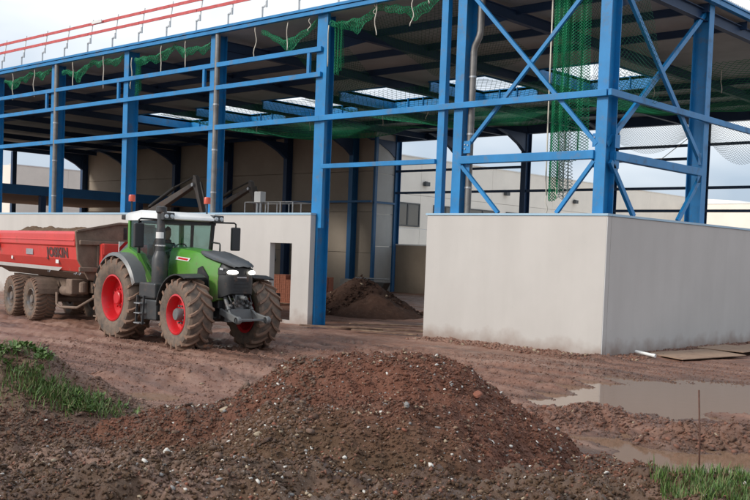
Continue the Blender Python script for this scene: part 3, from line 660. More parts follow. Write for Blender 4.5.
for (x0, x1, y0, y1, lb) in ((-10.4, -.4, 10.5, 19.5, 'broad green net sagging under the roof right of the doorway'), (-21.2, -10.7, 9, 19.5, 'broad green net sagging under the roof behind the doorway column'), (-32, -21.7, 9, 20, 'broad green net sagging under the roof behind the left bays')):
    make_net('safety_net', lb, [(sagnet(x0, x1, y0, y1, 9.35, .8), 84, 72, .015, True, 'net_sheet', 'net')],
             [(wig(x0+2+3*k+random.random(), y0+random.random()*4, 9.3, .9), .012) for k in range(3)])
def drape(x0, x1, zt, zb):
    def P(s, t): return (x0+(x1-x0)*s, 24.9-.5*t, zt-(zt-zb)*t*(.25+.75*math.sin(math.pi*s)))
    return P
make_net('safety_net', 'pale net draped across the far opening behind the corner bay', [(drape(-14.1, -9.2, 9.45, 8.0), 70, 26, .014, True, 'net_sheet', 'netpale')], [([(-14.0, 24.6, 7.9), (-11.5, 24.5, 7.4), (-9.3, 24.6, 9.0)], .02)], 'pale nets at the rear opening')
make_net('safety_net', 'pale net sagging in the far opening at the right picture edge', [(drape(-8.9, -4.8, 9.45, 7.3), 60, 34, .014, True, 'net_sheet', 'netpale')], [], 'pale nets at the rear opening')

# ------------------------------------------------------------------ wheels
def lug_tyre(b, Rr, W, rim, lugs, lh=.05):
    h = W/2
    b.lathe([(rim, -h*.78), (rim+.03, -h*.86), (rim+(Rr-rim)*.45, -h*1.0), (Rr-lh-.06, -h*.96), (Rr-lh-.015, -h*.78), (Rr-lh, -h*.3), (Rr-lh, h*.3), (Rr-lh-.015, h*.78), (Rr-lh-.06, h*.96), (rim+(Rr-rim)*.45, h*1.0), (rim+.03, h*.86), (rim, h*.78)], 48, 'y')
    for s in (-1, 1):
        for k in range(lugs):
            a0 = 2*math.pi*(k+(.5 if s > 0 else 0))/lugs
            secs = []
            for (yy, da, dr) in ((-.03, 0, 0), (.35, .30, 0), (.72, .46, -.004), (.985, .54, -.035), (1.0, .56, -.10)):
                a = a0-da*(2*math.pi/lugs)*1.7; y = s*h*yy
                rt = Rr+dr; rb = Rr-lh-.02+dr; wt = .028; wb = .045
                ring = []
                for (rr, ww) in ((rb, -wb), (rt, -wt), (rt, wt), (rb, wb)):
                    aa = a+ww/Rr; ring.append((rr*math.cos(aa), y, rr*math.sin(aa)))
                secs.append(ring)
            b.loft(secs, mi=1)
def rim_dish(b, rim, W, off, dish):
    # off: sign of the outer side
    h = W/2*.86*off
    b.lathe([(rim+.015, h), (rim-.02, h+.012*off), (rim-.05, h-.03*off), (rim-.075, h-dish*off), (.30, h-dish*1.05*off), (.20, h-dish*.75*off), (.0, h-dish*.75*off)], 36, 'y')
    b.lathe([(rim+.01, -h), (rim-.06, -h*.9), (rim-.075, h-dish*off)], 36, 'y')
def wheel(parent, x, y, Rr, W, rim, lugs, rimmat, hubmat, dish, side, hubr=.16, hubl=.12, z=None, lh=.05, rz=0):
    b = MB(); lug_tyre(b, Rr, W, rim, lugs, lh); t = b.build('wheel', [M['tyrewall'], M['tyre']], parent, angle=32, loc=(x, y, z or Rr)); t.rotation_euler = (0, 0, rz)
    r_ = part('rim', M[rimmat], t, lambda b: rim_dish(b, rim, W, side, dish), angle=35)
    h = W/2*.86*side-dish*.75*side
    part('hub', M[hubmat], t, lambda b: (b.lathe([(hubr, h-.02*side), (hubr, h+hubl*.8*side), (hubr*.85, h+hubl*side), (0, h+hubl*side)], 20, 'y'),
        [b.lathe([(.022, h), (.022, h+.05*side), (0, h+.05*side)], 6, 'y', (math.cos(q*math.pi/5)*(hubr+.06), 0, math.sin(q*math.pi/5)*(hubr+.06))) for q in range(10)]), angle=35)
    return t

# ------------------------------------------------------------------ tractor
TH = R(-6)
tr = tag(empty('tractor', (-9.06, -6.98, 0.02), TH), 'muddy green tractor with white cab roof, red rims and lit headlights', 'tractor')
WB = 3.12
for s in (-1, 1):
    wheel(tr, 0, s*.93, 1.06, .72, .58, 20, 'red', 'red', .28, s, .17, .10)
    wheel(tr, WB, s*.95, .85, .62, .46, 18, 'red', 'mgrey', .20, s, .145, .16, rz=R(-3))
part('chassis', M['dgrey'], tr, lambda b: (b.box(-.5, .7, -.34, .34, .75, 1.45), b.box(.7, 3.5, -.28, .28, .75, 1.2), b.box(1.5, 3.55, -.36, .36, 1.0, 1.6), b.box(3.45, 3.85, -.24, .24, .7, 1.15)), bevel=.03)
part('rear_axle', M['dgrey'], tr, lambda b: (b.lathe([(.22, -.62), (.2, -.4), (.28, -.3), (.28, .3), (.2, .4), (.22, .62)], 20, 'y', (0, 0, 1.06))), angle=40)
part('front_axle', M['dgrey'], tr, lambda b: (b.box(WB-.14, WB+.14, -.68, .68, .68, .92), b.lathe([(.2, -.74), (.2, -.55), (.12, -.5)], 16, 'y', (WB, 0, .85)), b.lathe([(.2, .74), (.2, .55), (.12, .5)], 16, 'y', (WB, 0, .85)), b.tube([(WB+.25, -.6, .78), (WB+.25, .6, .78)], .035, 8)), bevel=.02)
def sect(x, w0, w1, zb, zt, cr=.12):
    # half-rounded bonnet section, from the lower left round to the lower right
    pts = [(-w0, zb), (-w0*1.02, zb+(zt-zb)*.45), (-w1*1.0, zt-cr*1.1), (-w1*.86, zt-cr*.35), (-w1*.5, zt-.02), (0, zt), (w1*.5, zt-.02), (w1*.86, zt-cr*.35), (w1, zt-cr*1.1), (w0*1.02, zb+(zt-zb)*.45), (w0, zb)]
    return [(x, y, z) for y, z in pts]
part('bonnet', M['green'], tr, lambda b: b.loft([sect(1.42, .46, .42, 1.52, 2.42), sect(1.9, .47, .44, 1.50, 2.41), sect(2.5, .475, .445, 1.40, 2.365), sect(2.98, .475, .44, 1.22, 2.30, .15), sect(3.42, .46, .42, 1.15, 2.21, .16), sect(3.62, .43, .40, 1.22, 2.14, .14)]), angle=40)
part('nose_cover', M['nose'], tr, lambda b: (b.loft([[(x, y, z+.014) for x, y, z in sect(xx, w_, w_, zt-hh, zt, cr)][1:10] for xx, w_, zt, cr, hh in ((2.72, .36, 2.345, .04, .06), (2.86, .42, 2.325, .07, .10), (3.05, .44, 2.29, .10, .14), (3.42, .432, 2.212, .10, .15), (3.72, .40, 2.15, .09, .13), (3.93, .34, 2.06, .06, .08), (4.02, .25, 2.0, .03, .04))], cap=False, closed=False)), smooth=True)
part('grille', M['black'], tr, lambda b: (b.loft([sect(3.622, .42, .39, 1.26, 2.12, .15), sect(3.70, .40, .38, 1.28, 2.13, .1), sect(3.88, .35, .34, 1.34, 2.03, .08), sect(3.945, .26, .25, 1.38, 1.98, .06)]), [b.box(3.80, 3.958, -.20, .20, 1.44+.08*k, 1.455+.08*k) for k in range(4)]), angle=40)
part('nose_badge', M['chrome'], tr, lambda b: b.box(3.9, 3.968, -.13, .13, 1.74, 1.77))
for s in (-1, 1):
    o = part('side_grille', M['black'], tr, lambda b: b.prism([(2.78, 1.52), (3.12, 1.36), (3.34, 1.42), (3.28, 1.75), (3.0, 1.98), (2.82, 1.92)], 'y', s*.42, s*.492))
    part('badge', M['white'], tr, lambda b: b.prism([(1.75, 2.1), (2.35, 2.07), (2.45, 2.15), (1.8, 2.18)], 'y', s*.44, s*.472))
    part('badge', M['red'], tr, lambda b: b.prism([(1.85, 2.12), (2.3, 2.09), (2.36, 2.13), (1.9, 2.16)], 'y', s*.45, s*.476))
    h = part('headlight', M['black'], tr, lambda b: b.loft([[(3.60, s*.27, 1.985), (3.60, s*.425, 1.965), (3.60, s*.43, 1.80), (3.60, s*.27, 1.82)], [(3.955, s*.12, 1.93), (3.84, s*.375, 1.95), (3.84, s*.385, 1.81), (3.97, s*.12, 1.82)]]), bevel=.01)
    part('lens', M['lampon'], h, lambda b: b.loft([[(3.945-k[0], s*k[1], 1.872+k[2]*math.sin(t)) if j == 0 else (3.975+.055*(.34-k[1])/.2-.02*j, s*k[1], 1.872+k[2]*math.sin(t)) for j, t in ((0, R(-90)), (0, R(-20)), (0, R(20)), (0, R(90)), (1, R(60)), (1, R(0)), (1, R(-60)))] for k in ((.02, .385, .016), (.0, .35, .044), (-.03, .26, .05), (-.06, .18, .042), (-.075, .14, .014))]))
    part('marker_lamp', M['lens'], h, lambda b: b.bar((3.70, s*.436, 1.945), (3.80, s*.412, 1.935), .012, .05))
    part('front_fender', M['black'], tr, lambda b: b.loft([[(WB+.93*math.cos(a), s*.66, .88+.93*math.sin(a)), (WB+.93*math.cos(a), s*1.24, .86+.93*math.sin(a)), (WB+.90*math.cos(a), s*1.24, .86+.90*math.sin(a)), (WB+.90*math.cos(a), s*.66, .88+.90*math.sin(a))] for a in [R(66+k*10.5) for k in range(11)]]), angle=40)
    part('front_link_arm', M['mgrey'], tr, lambda b: (b.bar((3.6, s*.32, .95), (4.42, s*.40, .80), .07, .15), b.lathe([(.07, -.06), (.09, -.03), (.09, .03), (.07, .06)], 12, 'y', (4.46, s*.40, .80))), bevel=.015)
    part('link_cylinder', M['mgrey'], tr, lambda b: (b.tube([(3.66, s*.26, 1.32), (3.95, s*.32, 1.0)], .05, 10), b.tube([(3.95, s*.32, 1.0), (4.1, s*.36, .88)], .03, 8)), angle=40)
part('front_hitch', M['mgrey'], tr, lambda b: (b.box(3.8, 3.95, -.34, .34, .72, 1.02), b.box(3.82, 3.9, -.12, .12, 1.0, 1.4), b.tube([(3.92, 0, 1.3), (4.15, 0, 1.28)], .05, 8), b.bar((4.40, -.4, .8), (4.40, .4, .8), .05, .05),
     [b.lathe([(.0, .0), (.035, 0), (.035, .09), (0, .09)], 8, 'x', (3.9, -.28+.11*k, 1.1+.06*(k % 2))) for k in range(6)]), bevel=.01)
for k in range(6): part('hydraulic_hose', M['black'], tr, lambda b: b.tube([(3.55, -.3+.12*k, 1.35), (3.85, -.3+.12*k, 1.38), (3.98, -.28+.11*k, 1.2), (3.97, -.28+.11*k, 1.1)], .018, 6))
part('engine_detail', M['dgrey'], tr, lambda b: (b.box(2.0, 2.7, -.46, -.3, .95, 1.35), b.lathe([(.0, -.5), (.11, -.5), (.11, -.3)], 14, 'y', (2.9, 0, 1.2)), b.tube([(1.6, -.45, 1.4), (2.6, -.5, 1.3), (3.2, -.45, 1.15)], .03, 6), b.box(2.9, 3.3, -.44, .44, 1.0, 1.25)), bevel=.015)
# rear fenders
for s in (-1, 1):
    def fend(b):
        secs = []
        for k in range(15):
            a = R(22+k*10.5); rr = 1.17
            secs.append([(rr*math.cos(a), s*.84, 1.06+rr*math.sin(a)), (rr*math.cos(a), s*1.20, 1.05+rr*math.sin(a)), ((rr-.045)*math.cos(a), s*1.25, 1.0+(rr-.04)*math.sin(a)), ((rr-.05)*math.cos(a), s*.84, 1.06+(rr-.05)*math.sin(a))])
        b.loft(secs)
    part('rear_fender', M['mgrey'], tr, fend, angle=40)
    part('fender_panel', M['green'], tr, lambda b: b.prism([(1.15*math.cos(R(a)), 1.06+1.15*math.sin(R(a))) for a in range(4, 134, 8)]+[(-.42, 2.2), (.02, 2.36), (.5, 2.2), (1.22, 1.45), (1.24, 1.2)], 'y', s*.60, s*.86), bevel=.02)
# fuel tank, steps
part('fuel_tank', M['dgrey'], tr, lambda b: (b.box(1.22, 2.02, -1.12, -.4, .62, 1.12), b.box(1.18, 1.98, -1.14, -.4, 1.14, 1.52)), bevel=.04)
part('fuel_tank', M['dgrey'], tr, lambda b: (b.box(1.22, 2.02, .4, 1.1, .62, 1.4)), bevel=.04)
st = part('step_ladder', M['dgrey'], tr, lambda b: (b.bar((1.24, -1.22, .5), (1.22, -1.18, 1.2), .03, .05), b.bar((1.56, -1.22, .5), (1.54, -1.18, 1.2), .03, .05)))
for k in range(3): part('step', M['galv'], st, lambda b: b.box(1.26, 1.54, -1.30, -1.13, .52+.24*k, .545+.24*k))
# cab
CX0, CX1 = -.02, 1.50
def pil(b, p, q, wd=.08, dp=.09): b.bar(p, q, wd, dp)
cabm = {'floor': None}
part('cab_floor', M['black'], tr, lambda b: b.box(CX0, 1.45, -.72, .72, 1.36, 1.48))
part('cab_rear_panel', M['green'], tr, lambda b: b.box(CX0-.02, CX0+.06, -.70, .70, 1.48, 1.85), bevel=.02)
for s in (-1, 1):
    part('cab_pillar', M['black'], tr, lambda b: pil(b, (1.42, s*.66, 1.48), (1.52, s*.72, 3.04), .07, .08))
    part('cab_pillar', M['black'], tr, lambda b: pil(b, (.42, s*.76, 1.9), (.46, s*.76, 3.04), .05, .07))
    part('cab_pillar', M['green'], tr, lambda b: pil(b, (CX0-.02, s*.74, 1.8), (CX0-.05, s*.74, 3.04), .09, .10))
    part('cab_sill', M['black'], tr, lambda b: b.bar((.5, s*.75, 1.5), (1.45, s*.70, 1.5), .06, .12))
def glass_mat(name, tint=(.72, .82, .80)):
    Mx = bpy.data.materials.new(name); Mx.use_nodes = True; n = Mx.node_tree; n.nodes.clear()
    o = n.nodes.new('ShaderNodeOutputMaterial'); t = n.nodes.new('ShaderNodeBsdfTransparent'); t.inputs[0].default_value = (*tint, 1)
    g = n.nodes.new('ShaderNodeBsdfGlossy'); g.inputs['Roughness'].default_value = .03; g.inputs[0].default_value = (.9, .95, .95, 1)
    f0 = n.nodes.new('ShaderNodeLayerWeight'); f0.inputs[0].default_value = .5; f1 = n.nodes.new('ShaderNodeMath'); f1.operation = 'POWER'; f1.inputs[1].default_value = 4; n.links.new(f0.outputs['Facing'], f1.inputs[0]); f = n.nodes.new('ShaderNodeMapRange'); f.inputs[3].default_value = .05; f.inputs[4].default_value = .6; n.links.new(f1.outputs[0], f.inputs[0]); mxs = n.nodes.new('ShaderNodeMixShader')
    n.links.new(f.outputs[0], mxs.inputs[0]); n.links.new(t.outputs[0], mxs.inputs[1]); n.links.new(g.outputs[0], mxs.inputs[2]); n.links.new(mxs.outputs[0], o.inputs[0]); return Mx
M['glass'] = glass_mat('cab_glass')
def pane(p): 
    b = MB(); n_ = (Vector(p[1])-Vector(p[0])).cross(Vector(p[2])-Vector(p[0])).normalized()*.004
    b.loft([[Vector(q)+n_ for q in p], [Vector(q)-n_ for q in p]]); b.build('window_pane', M['glass'], tr)
for s in (-1, 1):
    pane([(.48, s*.765, 1.55), (1.42, s*.70, 1.55), (1.50, s*.735, 3.03), (.49, s*.765, 3.03)])
    pane([(CX0+.05, s*.765, 1.9), (.40, s*.765, 1.95), (.44, s*.765, 3.03), (CX0, s*.765, 3.03)])
pane([(1.46, -.64, 1.6), (1.46, .64, 1.6), (1.55, .69, 3.03), (1.55, -.69, 3.03)])
pane([(CX0, -.70, 1.86), (CX0, .70, 1.86), (CX0-.04, .70, 3.03), (CX0-.04, -.70, 3.03)])
rf = part('cab_roof', M['roofwhite'], tr, lambda b: b.loft([[(x, y, z) for y, z in ((-w_, z0), (-w_, z1-.06), (-w_*.9, z1), (w_*.9, z1), (w_, z1-.06), (w_, z0))] for x, w_, z0, z1 in ((-.34, .66, 3.08, 3.16), (-.24, .80, 3.04, 3.24), (.5, .84, 3.04, 3.30), (1.5, .84, 3.05, 3.27), (1.72, .80, 3.07, 3.20), (1.80, .66, 3.09, 3.15))]), bevel=.03, smooth=True)
part('headliner', M['black'], rf, lambda b: b.box(-.15, 1.62, -.74, .74, 2.98, 3.045))
for s in (-1, 1):
    part('work_light_housing', M['dgrey'], rf, lambda b: b.box(1.56, 1.80, s*.86, s*.55, 3.045, 3.235), bevel=.02)
    for k in range(2): part('work_light', M['lens'], rf, lambda b: b.lathe([(.055, 0), (.05, .025), (0, .03)], 12, 'x', (1.80, s*(.63+.15*k), 3.14)))
    part('work_light', M['lens'], rf, lambda b: b.lathe([(.055, 0), (.05, -.025), (0, -.03)], 12, 'x', (-.33, s*.55, 3.12)))
part('rear_light_housing', M['black'], rf, lambda b: b.box(-.44, -.24, -.82, -.5, 3.06, 3.18), bevel=.02)
for (x, y) in ((-.12, -.70), (1.3, .66)):
    bc = part('beacon', M['amber'], rf, lambda b: b.lathe([(.0, .50), (.07, .50), (.085, .47), (.085, .33), (0, .33)], 14, 'z', (x, y, 3.2)), angle=40)
    part('beacon_stalk', M['black'], bc, lambda b: b.tube([(x, y, 3.2), (x, y, 3.53)], .022, 6))
# exhaust with heat shield on the near windscreen pillar
ex = part('exhaust_pipe', M['dgrey'], tr, lambda b: (b.lathe([(.0, 1.35), (.17, 1.35), (.195, 1.5), (.195, 2.10), (.15, 2.22), (.11, 2.3)], 24, 'z', (1.58, -.80, 0)), b.lathe([(.115, 2.28), (.115, 2.78), (.10, 2.84), (.095, 3.2), (.13, 3.24), (.13, 3.36), (.09, 3.38), (.09, 3.2)], 20, 'z', (1.58, -.80, 0))), angle=40)
part('exhaust_clamp', M['chrome'], ex, lambda b: (b.lathe([(.115, 2.40), (.13, 2.41), (.13, 2.44), (.115, 2.45)], 20, 'z', (1.58, -.80, 0)), b.bar((1.58, -.80, 2.4), (1.45, -.72, 2.4), .05, .05)))
part('warning_plate', M['white'], ex, lambda b: b.loft([[(1.58+.121*math.sin(a), -.80-.121*math.cos(a), z) for z in (2.60, 2.75)] for a in [R(k*18-10) for k in range(7)]], cap=False, closed=False))
# mirrors
for (s, x, y) in ((-1, 1.18, -1.18), (1, 1.62, 1.34)):
    mi = part('mirror', M['mirror'], tr, lambda b: b.box(x-.05, x+.05, y-.13, y+.13, 2.36, 2.96), bevel=.03)
    part('mirror_glass', M['chrome'], mi, lambda b: b.box(x-.056, x-.051, y-.11, y+.11, 2.40, 2.92))
    part('mirror_arm', M['black'], mi, lambda b: b.tube([(1.5, s*.76, 3.06), (x, y-.05*s, 3.07), (x, y, 3.04), (x, y, 2.95)], .022, 8), smooth=True)
part('grab_rail', M['black'], tr, lambda b: b.tube([(2.05, .36, 2.34), (2.05, .36, 2.52), (2.08, .36, 2.55), (2.40, .36, 2.53), (2.43, .36, 2.50), (2.43, .36, 2.3)], .02, 8), smooth=True)
part('seat', M['seat'], tr, lambda b: (b.box(.28, .80, -.27, .27, 1.78, 1.95), b.box(.16, .30, -.26, .26, 1.95, 2.6)), bevel=.05)
part('seat_base', M['black'], tr, lambda b: b.box(.35, .7, -.22, .22, 1.48, 1.78))
part('dashboard', M['black'], tr, lambda b: (b.box(1.18, 1.42, -.25, .25, 1.48, 2.2), b.box(1.1, 1.3, -.3, .3, 2.15, 2.3)), bevel=.05)
part('steering_wheel', M['black'], tr, lambda b: (b.tube([(1.14+.17*math.cos(a)*.5, .2*math.sin(a), 2.32+.17*math.cos(a)) for a in [R(k*20) for k in range(19)]], .017, 6, caps=False), b.tube([(1.14, 0, 2.32), (1.28, 0, 2.15)], .03, 6)))
part('armrest_console', M['black'], tr, lambda b: (b.box(.2, .75, -.52, -.34, 2.05, 2.15), b.box(.55, .62, -.60, -.45, 2.15, 2.45)), bevel=.02)
part('rear_linkage', M['dgrey'], tr, lambda b: (b.bar((-.4, -.35, .9), (-1.15, -.45, .6), .06, .1), b.bar((-.4, .35, .9), (-1.15, .45, .6), .06, .1), b.box(-.75, -.4, -.15, .15, .5, .95)))
wbd = part('warning_board', M['white'], tr, lambda b: b.box(-1.13, -1.10, -.52, -.16, 2.17, 2.49))
def wst(b):
    for k in range(3):
        a = -.68+.24*k
        P_ = [(a, 2.17), (a+.12, 2.17), (a+.12+.32, 2.49), (a+.32, 2.49)]
        # clip to the board
        def clip(P_, f, side):
            o_ = []
            for i in range(len(P_)):
                p1, p2 = P_[i], P_[(i+1) % len(P_)]; in1 = (p1[0]-f)*side >= 0; in2 = (p2[0]-f)*side >= 0
                if in1: o_.append(p1)
                if in1 != in2: t = (f-p1[0])/(p2[0]-p1[0]); o_.append((f, p1[1]+t*(p2[1]-p1[1])))
            return o_
        P_ = clip(clip(P_, -.52, 1), -.16, -1)
        if len(P_) > 2: b.add([(-1.096, y, z) for y, z in P_], [tuple(range(len(P_)))])
part('warning_stripe', M['red'], wbd, wst)
part('board_bracket', M['black'], wbd, lambda b: b.bar((-1.115, -.34, 2.2), (-.45, -.34, 1.5), .04, .04))

# driver
dr = tag(empty('person', (0, 0, 0)), 'driver in a dark jacket seated at the wheel of the tractor', 'person')
dr.location = tr.location+Vector((.22*math.cos(TH), .22*math.sin(TH), 0)); dr.rotation_euler = tr.rotation_euler
def skinbody():
    J = [((.22, 0, 1.98), .16), ((.20, 0, 2.2), .15), ((.22, 0, 2.42), .17), ((.25, 0, 2.52), .09), ((.27, 0, 2.60), .06),
         ((.25, -.19, 2.46), .075), ((.40, -.26, 2.22), .055), ((.70, -.17, 2.30), .042), ((.86, -.14, 2.36), .036),
         ((.25, .19, 2.46), .075), ((.40, .26, 2.22), .055), ((.70, .17, 2.30), .042), ((.86, .14, 2.36), .036),
         ((.30, -.11, 1.98), .10), ((.72, -.16, 2.04), .085), ((.84, -.16, 1.62), .06), ((.98, -.16, 1.54), .045),
         ((.30, .11, 1.98), .10), ((.72, .16, 2.04), .085), ((.84, .16, 1.62), .06), ((.98, .16, 1.54), .045)]
    E = [(0, 1), (1, 2), (2, 3), (3, 4), (2, 5), (5, 6), (6, 7), (7, 8), (2, 9), (9, 10), (10, 11), (11, 12), (0, 13), (13, 14), (14, 15), (15, 16), (0, 17), (17, 18), (18, 19), (19, 20)]
    me = bpy.data.meshes.new('body'); me.from_pydata([j[0] for j in J], E, []); o = bpy.data.objects.new('body', me); COL.objects.link(o); o.parent = dr
    o.modifiers.new('skin', 'SKIN')
    for i, j in enumerate(J): me.skin_vertices[0].data[i].radius = (j[1], j[1])
    me.skin_vertices[0].data[0].use_root = True
    s = o.modifiers.new('sub', 'SUBSURF'); s.levels = 1; s.render_levels = 1; me.materials.append(M['cloth'])
skinbody()
def head(b):
    secs = []
    for (z, rx, ry, ox) in ((2.58, .055, .055, .275), (2.62, .07, .062, .285), (2.66, .092, .07, .295), (2.72, .104, .078, .293), (2.78, .105, .08, .288), (2.83, .095, .074, .283), (2.865, .06, .05, .28), (2.875, .01, .01, .28)):
        secs.append([(ox+rx*math.cos(t), ry*math.sin(t), z) for t in [2*math.pi*k/14 for k in range(14)]])
    b.loft(secs); b.add([(.385, -.012, 2.70), (.385, .012, 2.70), (.415, 0, 2.695), (.392, 0, 2.76)], [(0, 1, 2), (0, 2, 3), (1, 3, 2), (0, 3, 1)])
    for s in (-1, 1): b.box(.27, .31, s*.078, s*.092, 2.69, 2.75)
part('head', M['skin'], dr, head, smooth=True)
part('hair', M['hair'], dr, lambda b: b.loft([[(.27+rx*math.cos(t), ry*math.sin(t), z+(.03 if math.cos(t) > .3 else 0)) for t in [2*math.pi*k/14 for k in range(14)]] for z, rx, ry in ((2.76, .10, .086), (2.82, .112, .086), (2.86, .09, .07), (2.89, .05, .04), (2.895, .01, .01))]), smooth=True)
for s in (-1, 1):
    def hand(b):
        c = Vector((.90, s*.135, 2.38))
        b.loft([[c+Vector((dx, y, z)) for y, z in ((-.03, -.035), (.03, -.035), (.03, .035), (-.03, .035))] for dx in (-.05, .0, .04)])
        for k in range(4): b.tube([c+Vector((.03, 0, -.03+.02*k)), c+Vector((.075+.004*k, s*.01, -.03+.02*k)), c+Vector((.085, -s*.03, -.03+.02*k)), c+Vector((.06, -s*.04, -.028+.02*k))], .009, 6)
        b.tube([c+Vector((-.02, -s*.02, .03)), c+Vector((.03, -s*.04, .05)), c+Vector((.06, -s*.035, .045))], .010, 6)
    part('hand', M['skin'], dr, hand, smooth=True)

# ------------------------------------------------------------------ tipper trailer
TT = R(-10); ct, st_ = math.cos(TT), math.sin(TT)
# near outer face passes (-15.9,-7.0): origin lies 1.27 m to its left
tl = tag(empty('tipper_trailer', (-15.9-1.27*st_, -7.0+1.27*ct, .02), TT), 'muddy red tipper trailer hitched behind the green tractor', 'trailer')
for s in (-1, 1):
    for x in (-1.44, .47):
        wheel(tl, x, s*.95, .655, .62, .33, 30, 'rimgrey', 'rimgrey', .14, s, .13, .10, lh=.016)
X0, X1 = -3.6, 4.12
def side_shell(s):
    def f(b):
        pr = [(-1.02, 1.60), (-1.20, 1.95), (-1.235, 2.30), (-1.29, 2.33), (-1.29, 2.66), (-1.24, 2.73), (-1.16, 2.73), (-1.16, 2.34), (-1.12, 1.95), (-.95, 1.62)]
        b.prism([(s*-y if s > 0 else y, z) for y, z in pr], 'x', X0, X1)
    return f
for s in (-1, 1):
    sd_ = part('side_wall', M['tred'], tl, side_shell(s), bevel=.015)
    if s < 0:
        part('lower_strip', M['white'], sd_, lambda b: b.add([(X0, -1.045, 1.585), (2.3, -1.045, 1.585), (2.75, -1.11, 1.70), (X0, -1.11, 1.70)], [(0, 1, 2, 3)]))
        part('pressed_rib', M['tred'], sd_, lambda b: b.box(X0, X1-.02, -1.312, -1.28, 2.46, 2.50), bevel=.01)
        part('side_hook', M['tred'], sd_, lambda b: b.box(-2.9, -2.55, -1.36, -1.27, 2.15, 2.6), bevel=.02)
        part('maker_plate', M['galv'], sd_, lambda b: b.bar((-.02, -1.228, 2.10), (.60, -1.228, 2.10), .012, .17))
        part('reflector', M['white'], sd_, lambda b: (b.bar((-1.55, -1.185, 1.88), (-1.40, -1.185, 1.88), .012, .10), b.bar((2.45, -1.19, 1.86), (2.68, -1.19, 1.86), .012, .10)))
        part('rope_hook', M['galv'], sd_, lambda b: [b.tube([(x, -1.0, 1.58), (x, -1.04, 1.52), (x, -1.08, 1.55)], .02, 6) for x in (1.5, 3.6, 3.9)])
        fc = bpy.data.curves.new('letters', 'FONT'); fc.body = 'JOSKIN'; fc.size = .36; fc.extrude = .004; fc.space_character = 1.12; fc.offset = .02
        fo = bpy.data.objects.new('tmp', fc); COL.objects.link(fo); bpy.context.view_layer.update()
        me = bpy.data.meshes.new_from_object(fo.evaluated_get(bpy.context.evaluated_depsgraph_get())); bpy.data.objects.remove(fo)
        me.materials.append(mat('lettering_dark', (.09, .035, .03), .6, dirt=MUD, dirt_amt=.1)); lo = bpy.data.objects.new('lettering', me); COL.objects.link(lo); lo.parent = sd_
        xsz = max(v.co.x for v in me.vertices); lo.location = (1.80, -1.214, 2.0); lo.rotation_euler = (R(95.7), 0, 0); lo.scale = (1.68/xsz, 1, 1)
part('floor_trough', M['tmud'], tl, lambda b: b.prism([(-1.0, 1.58), (-.6, 1.36), (.6, 1.36), (1.0, 1.58), (.95, 1.64), (-.95, 1.64)], 'x', X0, X1))
part('tailgate', M['tred'], tl, lambda b: b.prism([(-1.0, 1.5), (1.0, 1.5), (1.25, 2.3), (1.25, 2.73), (-1.25, 2.73), (-1.25, 2.3)], 'x', X0-.1, X0-.002), bevel=.02)
fw_ = part('front_wall', M['tmud'], tl, lambda b: b.prism([(-.9, 1.40), (.9, 1.40), (1.22, 1.95), (1.30, 2.74), (1.0, 2.98), (-.05, 3.0), (-1.30, 2.74), (-1.22, 1.95)], 'x', X1+.002, X1+.10), bevel=.02)
for z in (1.62, 2.36): part('wall_rib', M['tmud'], fw_, lambda b: b.box(X1+.102, X1+.20, -1.2, 1.2, z, z+.13), bevel=.02)
for y in (-.7, -.05, .6): part('wall_rib', M['tmud'], fw_, lambda b: b.box(X1+.102, X1+.19, y, y+.12, 1.76, 2.35), bevel=.02)
part('view_grid', M['black'], fw_, lambda b: [b.box(X1+.102, X1+.112, .08+.17*k, .18+.17*k, 2.55, 2.88) for k in range(3)])
part('top_board', M['tmud'], fw_, lambda b: (b.bar((X1+.12, -1.28, 2.74), (X1+.12, -.05, 3.0), .12, .05), b.bar((X1+.12, -.05, 3.0), (X1+.12, 1.0, 2.98), .12, .05)))
part('front_frame', M['tred'], tl, lambda b: (b.box(X1+.21, X1+.42, -.62, .75, 2.10, 2.42), b.box(X1+.21, X1+.40, -.66, -.50, 1.15, 2.40), b.box(X1+.21, X1+.30, -.49, .59, 1.55, 1.75), b.box(X1+.21, X1+.36, .1, .5, 1.6, 2.1), b.box(X1+.21, X1+.40, .6, .75, 1.15, 2.1)), bevel=.02)
cy = part('tipping_cylinder', M['tred'], tl, lambda b: b.tube([(X1+.62, .2, 1.2), (X1+.62, .30, 2.84)], .15, 18), angle=40)
part('chassis_beam', M['tmud'], tl, lambda b: (b.box(-3.4, 4.6, -.5, -.32, 1.0, 1.32), b.box(-3.4, 4.6, .32, .5, 1.0, 1.32), [b.box(x, x+.15, -.5, .5, 1.05, 1.25) for x in (-3.2, -.6, 1.8, 3.6)]))
part('drawbar', M['tred'], tl, lambda b: (b.bar((4.4, -.38, 1.1), (6.3, -.10, .78), .16, .26), b.bar((4.4, .38, 1.1), (6.3, .10, .78), .16, .26), b.box(6.2, 6.75, -.1, .1, .62, .82)), bevel=.02)
for x in (-1.44, .47): part('axle', M['tmud'], tl, lambda b: b.tube([(x, -.9, .655), (x, .9, .655)], .085, 10))
for x in (-1.44, .47):
    for s in (-1, 1): part('axle_spring', M['tmud'], tl, lambda b: b.bar((x-.5, s*.42, .8), (x+.5, s*.42, .95), .1, .12))
part('parking_jack', M['tmud'], tl, lambda b: (b.tube([(4.75, -.75, .45), (4.75, -.75, 1.45)], .075, 10), b.box(4.6, 4.9, -.9, -.6, .42, .46)))
part('hydraulic_tank', M['tmud'], tl, lambda b: (b.box(2.9, 3.35, -1.05, -.55, .95, 1.38), b.lathe([(.0, 0), (.1, 0), (.12, .04), (.12, .3), (0, .34)], 14, 'z', (3.6, -.8, 1.0))), bevel=.03)
